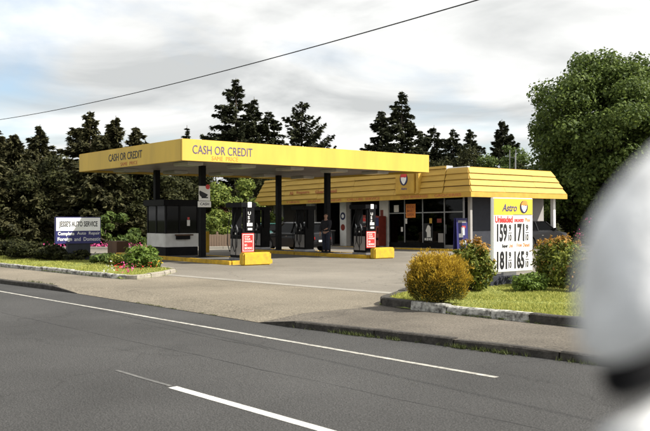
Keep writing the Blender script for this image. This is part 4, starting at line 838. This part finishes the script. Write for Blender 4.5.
# ------------------------------------------------------------------ vehicles (nose towards local +x)
def wheel(t, x, y, r, w=.2, name='wheel'):
    s = 1 if y > 0 else -1
    wt = MB().lathe([(r * .62, -w / 2), (r * .93, -w / 2), (r, -w / 3), (r, w / 3), (r * .93, w / 2), (r * .62, w / 2), (r * .62, -w / 2)], (x, y, r), 'Y', 24).build(name, 'rubber', t, smooth=True)
    MB().lathe([(0, s * w * .36), (r * .2, s * w * .40), (r * .25, s * w * .22), (r * .55, s * w * .26), (r * .63, s * w * .46), (r * .63, -s * w * .4)], (x, y, r), 'Y', 20).build('rim', 'steel', wt, smooth=True)
def car(name, label, loc, rz, paint, L_=4.4, Wd=1.7, hood=.86, belt=.92, roof=1.40, cab_=(-1.75, -1.25, .35, 1.05), r=.31, trunk=.92):
    t = thing(name, label, 'car', loc, rz); h = L_ / 2; ax = (h - .85, -h + .9)
    # lower body profile with wheel arches, lofted over five widths so that the sides round inwards
    def prof(dz, dx):
        p = [(-h + dx, .30), (-h + dx, .55)] + [(-h + .05 + dx, trunk - .08 - dz), (-h + .2 + dx, trunk - dz), (cab_[0], belt - dz), (cab_[3], belt - dz), (h - .25 - dx, hood - .08 - dz), (h - .04 - dx, hood - .22 - dz), (h - dx, .5), (h - .02 - dx, .26)]
        for c in ax:
            p.append((c + r * 1.22, .22))
            for k in range(9): aa = math.pi * k / 8; p.append((c + r * 1.16 * math.cos(aa), r + r * 1.16 * math.sin(aa) * .98))
            p.append((c - r * 1.22, .22))
        return p
    ys = [-Wd / 2, -Wd / 2 + .07, 0, Wd / 2 - .07, Wd / 2]; ps_ = [prof(.06, .10), prof(0, .03), prof(-.025, 0), prof(0, .03), prof(.06, .10)]; n = len(ps_[0]); vs = []; fs = []
    for y, q in zip(ys, ps_): vs += [(x, y, z) for x, z in q]
    for k in range(4):
        for i in range(n): fs.append((k * n + i, k * n + (i + 1) % n, (k + 1) * n + (i + 1) % n, (k + 1) * n + i))
    fs += [tuple(range(n)), tuple(range(4 * n, 5 * n))[::-1]]
    MB().add(vs, fs).build('body', paint, t, smooth=True)
    b0, r0, r1, b1 = cab_; wb, wr = Wd / 2 - .07, Wd / 2 - .27
    MB().hexa([(b0, -wb), (b1, -wb), (b1, wb), (b0, wb)], belt - .03, [(r0, -wr), (r1, -wr), (r1, wr), (r0, wr)], roof - .04).build('windows', 'car_glass', t)
    MB().hexa([(r0 - .06, -wr - .03), (r1 + .06, -wr - .03), (r1 + .06, wr + .03), (r0 - .06, wr + .03)], roof - .045, [(r0 + .08, -wr + .06), (r1 - .1, -wr + .06), (r1 - .1, wr - .06), (r0 + .08, wr - .06)], roof + .01).build('roof', paint, t, smooth=True)
    for s in (-1, 1):
        for (xb, xr, w) in ((b0, r0, .05), (b1, r1, .035), ((b0 + b1) / 2 - .1, (r0 + r1) / 2 - .02, .04)): MB().tube([(xb, s * wb, belt - .02), (xr, s * (wr + .01), roof - .03)], w, 6).build('pillar', paint, t)
        for c in ax: wheel(t, c, s * (Wd / 2 - .12), r)
        box('headlight', 'lamp_clear', t, h - .12, h - .02, s * (Wd / 2 - .36) - .16, s * (Wd / 2 - .36) + .16, .56, .70, .02); box('tail_light', 'lamp_red', t, -h + .0, -h + .1, s * (Wd / 2 - .32) - .14, s * (Wd / 2 - .32) + .14, .60, .76, .02)
        MB().box(b1 - .25, b1 - .08, min(s * (wb + .02), s * (wb + .2)), max(s * (wb + .02), s * (wb + .2)), belt + .02, belt + .14).build('mirror', paint, t, bevel=.03)
        box('door_handle', 'chrome', t, -.35, -.2, min(s * (Wd / 2 - .01), s * (Wd / 2 + .015)), max(s * (Wd / 2 - .01), s * (Wd / 2 + .015)), .76, .79)
    box('bumper', 'black_paint', t, h - .06, h + .06, -Wd / 2 + .12, Wd / 2 - .12, .32, .48, .03); box('bumper', 'black_paint', t, -h - .06, -h + .06, -Wd / 2 + .12, Wd / 2 - .12, .34, .50, .03)
    box('grille', 'black_paint', t, h - .04, h + .01, -.35, .35, .52, .66); box('number_plate', 'sign_white', t, -h - .07, -h - .061, -.2, .2, .5, .6)
    return t
car('parked_car', 'charcoal hatchback refuelling in the shade behind the store side island', (-35.6, 26.35, 0), math.pi, 'paint_char', 4.3, 1.68, .9, .96, 1.5, (-2.0, -1.6, .3, 1.0), .31, .98)
p = ray(268, 52); car('parked_car', 'dark teal saloon car parked beyond the first fuel pump', (p.x, p.y, 0), R(-25), 'paint_teal', 4.5, 1.72)
p = ray(531, 47.2); car('parked_car', 'black car parked against the end wall of the store', (p.x + .45, p.y - .35, 0), R(88), 'paint_black', 4.3, 1.7, .98, 1.05, 1.55, (-1.9, -1.5, .3, .95), .35)

# ------------------------------------------------------------------ person at the pump
def skin(name, V, E, m, parent, sub=2):
    me = bpy.data.meshes.new(name); me.from_pydata([v[:3] for v in V], E, []); o = bpy.data.objects.new(name, me); COL.objects.link(o)
    md = o.modifiers.new('s', 'SKIN'); md.use_smooth_shade = True
    for i, v in enumerate(V): me.skin_vertices[0].data[i].radius = (v[3], v[4] if len(v) > 4 else v[3]); me.skin_vertices[0].data[i].use_root = (i == 0)
    o.modifiers.new('u', 'SUBSURF').levels = sub; dg = bpy.context.evaluated_depsgraph_get(); nm = bpy.data.meshes.new_from_object(o.evaluated_get(dg)); bpy.data.objects.remove(o)
    return link(name, nm, m, parent)
def chain(V, E, root, pts):
    p = root
    for q in pts: V.append(q); E.append((p, len(V) - 1)); p = len(V) - 1
    return p
pt = thing('person', 'person in dark jacket and trousers standing at the column of the store side island', 'person', (-29.62, 23.62, .15), R(-70))
V_ = [(0, 0, .95, .12, .14)]; E_ = []
ch = chain(V_, E_, 0, [(0, 0, 1.12, .085, .10), (.01, 0, 1.32, .085, .12), (0, 0, 1.44, .06, .07)]); nk = chain(V_, E_, ch, [(.01, 0, 1.52, .052), (.02, 0, 1.60, .075, .066), (.025, 0, 1.68, .092, .075), (.02, 0, 1.745, .07, .06)])
hd_ = len(V_) - 2; chain(V_, E_, hd_, [(.115, 0, 1.665, .017)])
for s in (-1, 1):
    el = (.05, s * .24, 1.14) if s < 0 else (.08, s * .25, 1.15); wr = (.27, s * .20, 1.09) if s > 0 else (.10, s * .25, .90)
    e_ = chain(V_, E_, ch, [(0, s * .17, 1.40, .062), el + (.046,), wr + (.031,)]); d = (Vector(wr) - Vector(el)).normalized(); u = Vector((0, 1, 0)); pm = chain(V_, E_, e_, [tuple(Vector(wr) + d * .06) + (.034, .022)])
    for k in range(4): b = Vector(wr) + d * .09 + u * (k - 1.5) * .019; chain(V_, E_, pm, [tuple(b) + (.010,), tuple(b + d * (.035 + .006 * (1 - abs(k - 1.5)))) + (.009,), tuple(b + d * .06 + Vector((0, 0, -.02))) + (.007,)])
    tb = Vector(wr) + d * .04 - u * s * .035; chain(V_, E_, e_ + 1, [tuple(tb) + (.011,), tuple(tb + d * .035) + (.009,)])
    chain(V_, E_, 0, [(.0, s * .09, .86, .085, .09), (.02, s * .10, .50, .06), (-.01, s * .105, .10, .042), (.05, s * .11, .045, .042, .035), (.16, s * .12, .035, .03, .025)])
body = skin('body', V_, E_, 'skin', pt)
J = [(0, 0, .93, .17, .21)]; JE = []; c_ = chain(J, JE, 0, [(0, 0, 1.12, .165, .20), (.005, 0, 1.32, .165, .215), (0, 0, 1.47, .09, .10)])
for s in (-1, 1):
    el = (.05, s * .24, 1.14) if s < 0 else (.08, s * .25, 1.15); wr = (.25, s * .205, 1.095) if s > 0 else (.095, s * .25, .93); chain(J, JE, c_ - 1, [(0, s * .175, 1.405, .095), el + (.078,), wr + (.06,)])
skin('jacket', J, JE, 'cloth_dark', pt)
T = [(0, 0, .96, .13, .15)]; TE = []
for s in (-1, 1): chain(T, TE, 0, [(0, s * .095, .85, .12), (.02, s * .10, .50, .098), (-.01, s * .105, .09, .078)])
skin('trousers', T, TE, 'cloth_blue', pt)
for s in (-1, 1): MB().hexa([(-.07, s * .11 - .045), (.20, s * .115 - .045), (.20, s * .115 + .045), (-.07, s * .11 + .045)], 0, [(-.05, s * .11 - .035), (.17, s * .115 - .035), (.17, s * .115 + .035), (-.05, s * .11 + .035)], .09).build('shoe', 'rubber', pt, bevel=.02, smooth=True)
hv = [(0, 0, 1.69, .085, .085), (-.01, 0, 1.765, .07, .07)]; skin('hair', [(-.03, 0, 1.66, .082, .078), (-.012, 0, 1.735, .085, .076), (.01, 0, 1.775, .05, .045)], [(0, 1), (1, 2)], 'hair', pt)
for s in (-1, 1): MB().lathe([(0, -.01), (.009, -.004), (.011, .002), (0, .010)], (.108, s * .032, 1.695), 'X', 8).build('eye', 'ink_black', pt)
MB().box(.098, .108, -.025, .025, 1.618, 1.626).build('mouth', 'red_dark', pt)
for s in (-1, 1): MB().lathe([(0, -.012), (.028, -.008), (.03, .004), (0, .010)], (.015, s * .083, 1.67), 'Y', 8).build('ear', 'skin', pt)

# ------------------------------------------------------------------ open 4x4 beside the photographer: only its door mirror reaches the view
VV = Vector((VX, VY, 0)); RV = Vector((RX, RY, 0)); UZ = Vector((0, 0, 1))
AX = (VV * math.cos(R(30)) + RV * math.sin(R(30))); NL = (-RV * math.cos(R(30)) + VV * math.sin(R(30)))
Q = VV * .75 + RV * .62; JC = Q + AX * .3 - NL * .85; ja = math.atan2(-AX.y, -AX.x)
jp = thing('open_utility_vehicle', 'white open top utility vehicle with rounded pale door mirror close to the photographer', 'car', (JC.x, JC.y, ZR), ja)
G = -ZR
prof = [(-1.75, .55), (-1.75, 1.05), (-1.65, 1.12), (-.1, 1.12), (0, 1.14), (.35, 1.16), (1.7, 1.06), (1.82, .98), (1.85, .6), (1.75, .5)]
MB().side(prof, -.72, .72).build('body', 'paint_white', jp, bevel=.04, smooth=True)
for s in (-1, 1):
    MB().box(.62, 1.72, min(s * .721, s * .85), max(s * .721, s * .85), .84, .90).build('fender', 'paint_white', jp, bevel=.02); MB().box(-1.7, -.75, min(s * .721, s * .85), max(s * .721, s * .85), .86, .92).build('fender', 'paint_white', jp, bevel=.02)
    for x in (1.2, -1.2): wheel(jp, x, s * .72, .37, .22)
    MB().lathe([(0, 0), (.10, 0), (.11, .03), (.07, .06), (0, .07)], (1.84, s * .5, .82), 'X', 14).build('headlight', 'lamp_clear', jp, smooth=True); MB().box(-.55, -.1, s * .35 - .22, s * .35 + .22, 1.121, 1.22).build('seat', 'seat_vinyl', jp, bevel=.04)
box('bumper', 'black_paint', jp, 1.86, 1.98, -.75, .75, .48, .6, .02)
for k in range(7): box('grille_slot', 'black_paint', jp, 1.835, 1.856, -.3 + k * .1 - .025, -.3 + k * .1 + .025, .68, .95)
box('windscreen_frame', 'black_paint', jp, .38, 1.02, -.62, .62, 1.17, 1.20, .01)      # folded flat on the bonnet
Minv = (Matrix.Translation((JC.x, JC.y, ZR)) @ Matrix.Rotation(ja, 4, 'Z')).inverted()
def shell(name, outline, d, depth, m, rings=7, slant=(.75, .45)):
    """rounded solid whose outline in its own upright plane is given, swelling to both sides"""
    P = [Vector(((x - 325) / FPX * d, -(y - HY) / FPX * d, 0)) for x, y in outline]
    for _ in range(3):                                                        # round the outline off
        n = len(P); P = [q for i in range(n) for q in (P[i] * .75 + P[(i + 1) % n] * .25, P[i] * .25 + P[(i + 1) % n] * .75)][::2 if len(P) > 120 else 1]
    c = sum(P, Vector()) / len(P); n = len(P); vs = []; fs = []
    for k in range(-rings, rings + 1):
        t = math.pi / 2 * k / (rings + .15); s = math.cos(t) ** .62
        for p in P: q = c + (p - c) * s; dd = d + slant[0] * (q.x - c.x) + slant[1] * (q.y - c.y); w = RV * (q.x * dd / d) + UZ * (CAMH + q.y * dd / d) + VV * dd + (VV * .75 - RV * .55 - UZ * .35) * depth * math.sin(t); vs.append(tuple(Minv @ w))
    for k in range(2 * rings):
        for i in range(n): fs.append((k * n + i, k * n + (i + 1) % n, (k + 1) * n + (i + 1) % n, (k + 1) * n + i))
    fs += [tuple(range(n)), tuple(range(2 * rings * n, (2 * rings + 1) * n))]
    return MB().add(vs, fs).build(name, m, jp, smooth=True)
mr = shell('door_mirror', [(724, 90), (666, 138), (634, 172), (614, 210), (606, 248), (603, 290), (605, 330), (610, 354), (620, 364), (639, 352), (662, 330), (707, 300), (752, 265), (772, 200), (759, 125)], .40, .033, 'paint_mirror')
gk = shell('mirror_joint', [(606, 362), (608, 388), (624, 402), (652, 392), (692, 365), (742, 335), (757, 265), (702, 295), (647, 340)], .411, .015, 'black_paint')
ft = shell('mirror_foot', [(624, 418), (606, 428), (608, 450), (644, 495), (722, 505), (792, 450), (802, 375), (742, 352), (669, 390), (644, 408)], .418, .022, 'paint_mirror')
w0 = RV * ((730 - 325) / FPX * .42) + UZ * (CAMH - (450 - HY) / FPX * .42) + VV * .42; w1 = Q + UZ * (1.05 - G) - NL * .05
MB().tube([Minv @ w0, Minv @ w0.lerp(w1, .4), Minv @ w1], [.022, .02, .025], 10).build('mirror_arm', 'black_paint', jp, smooth=True)
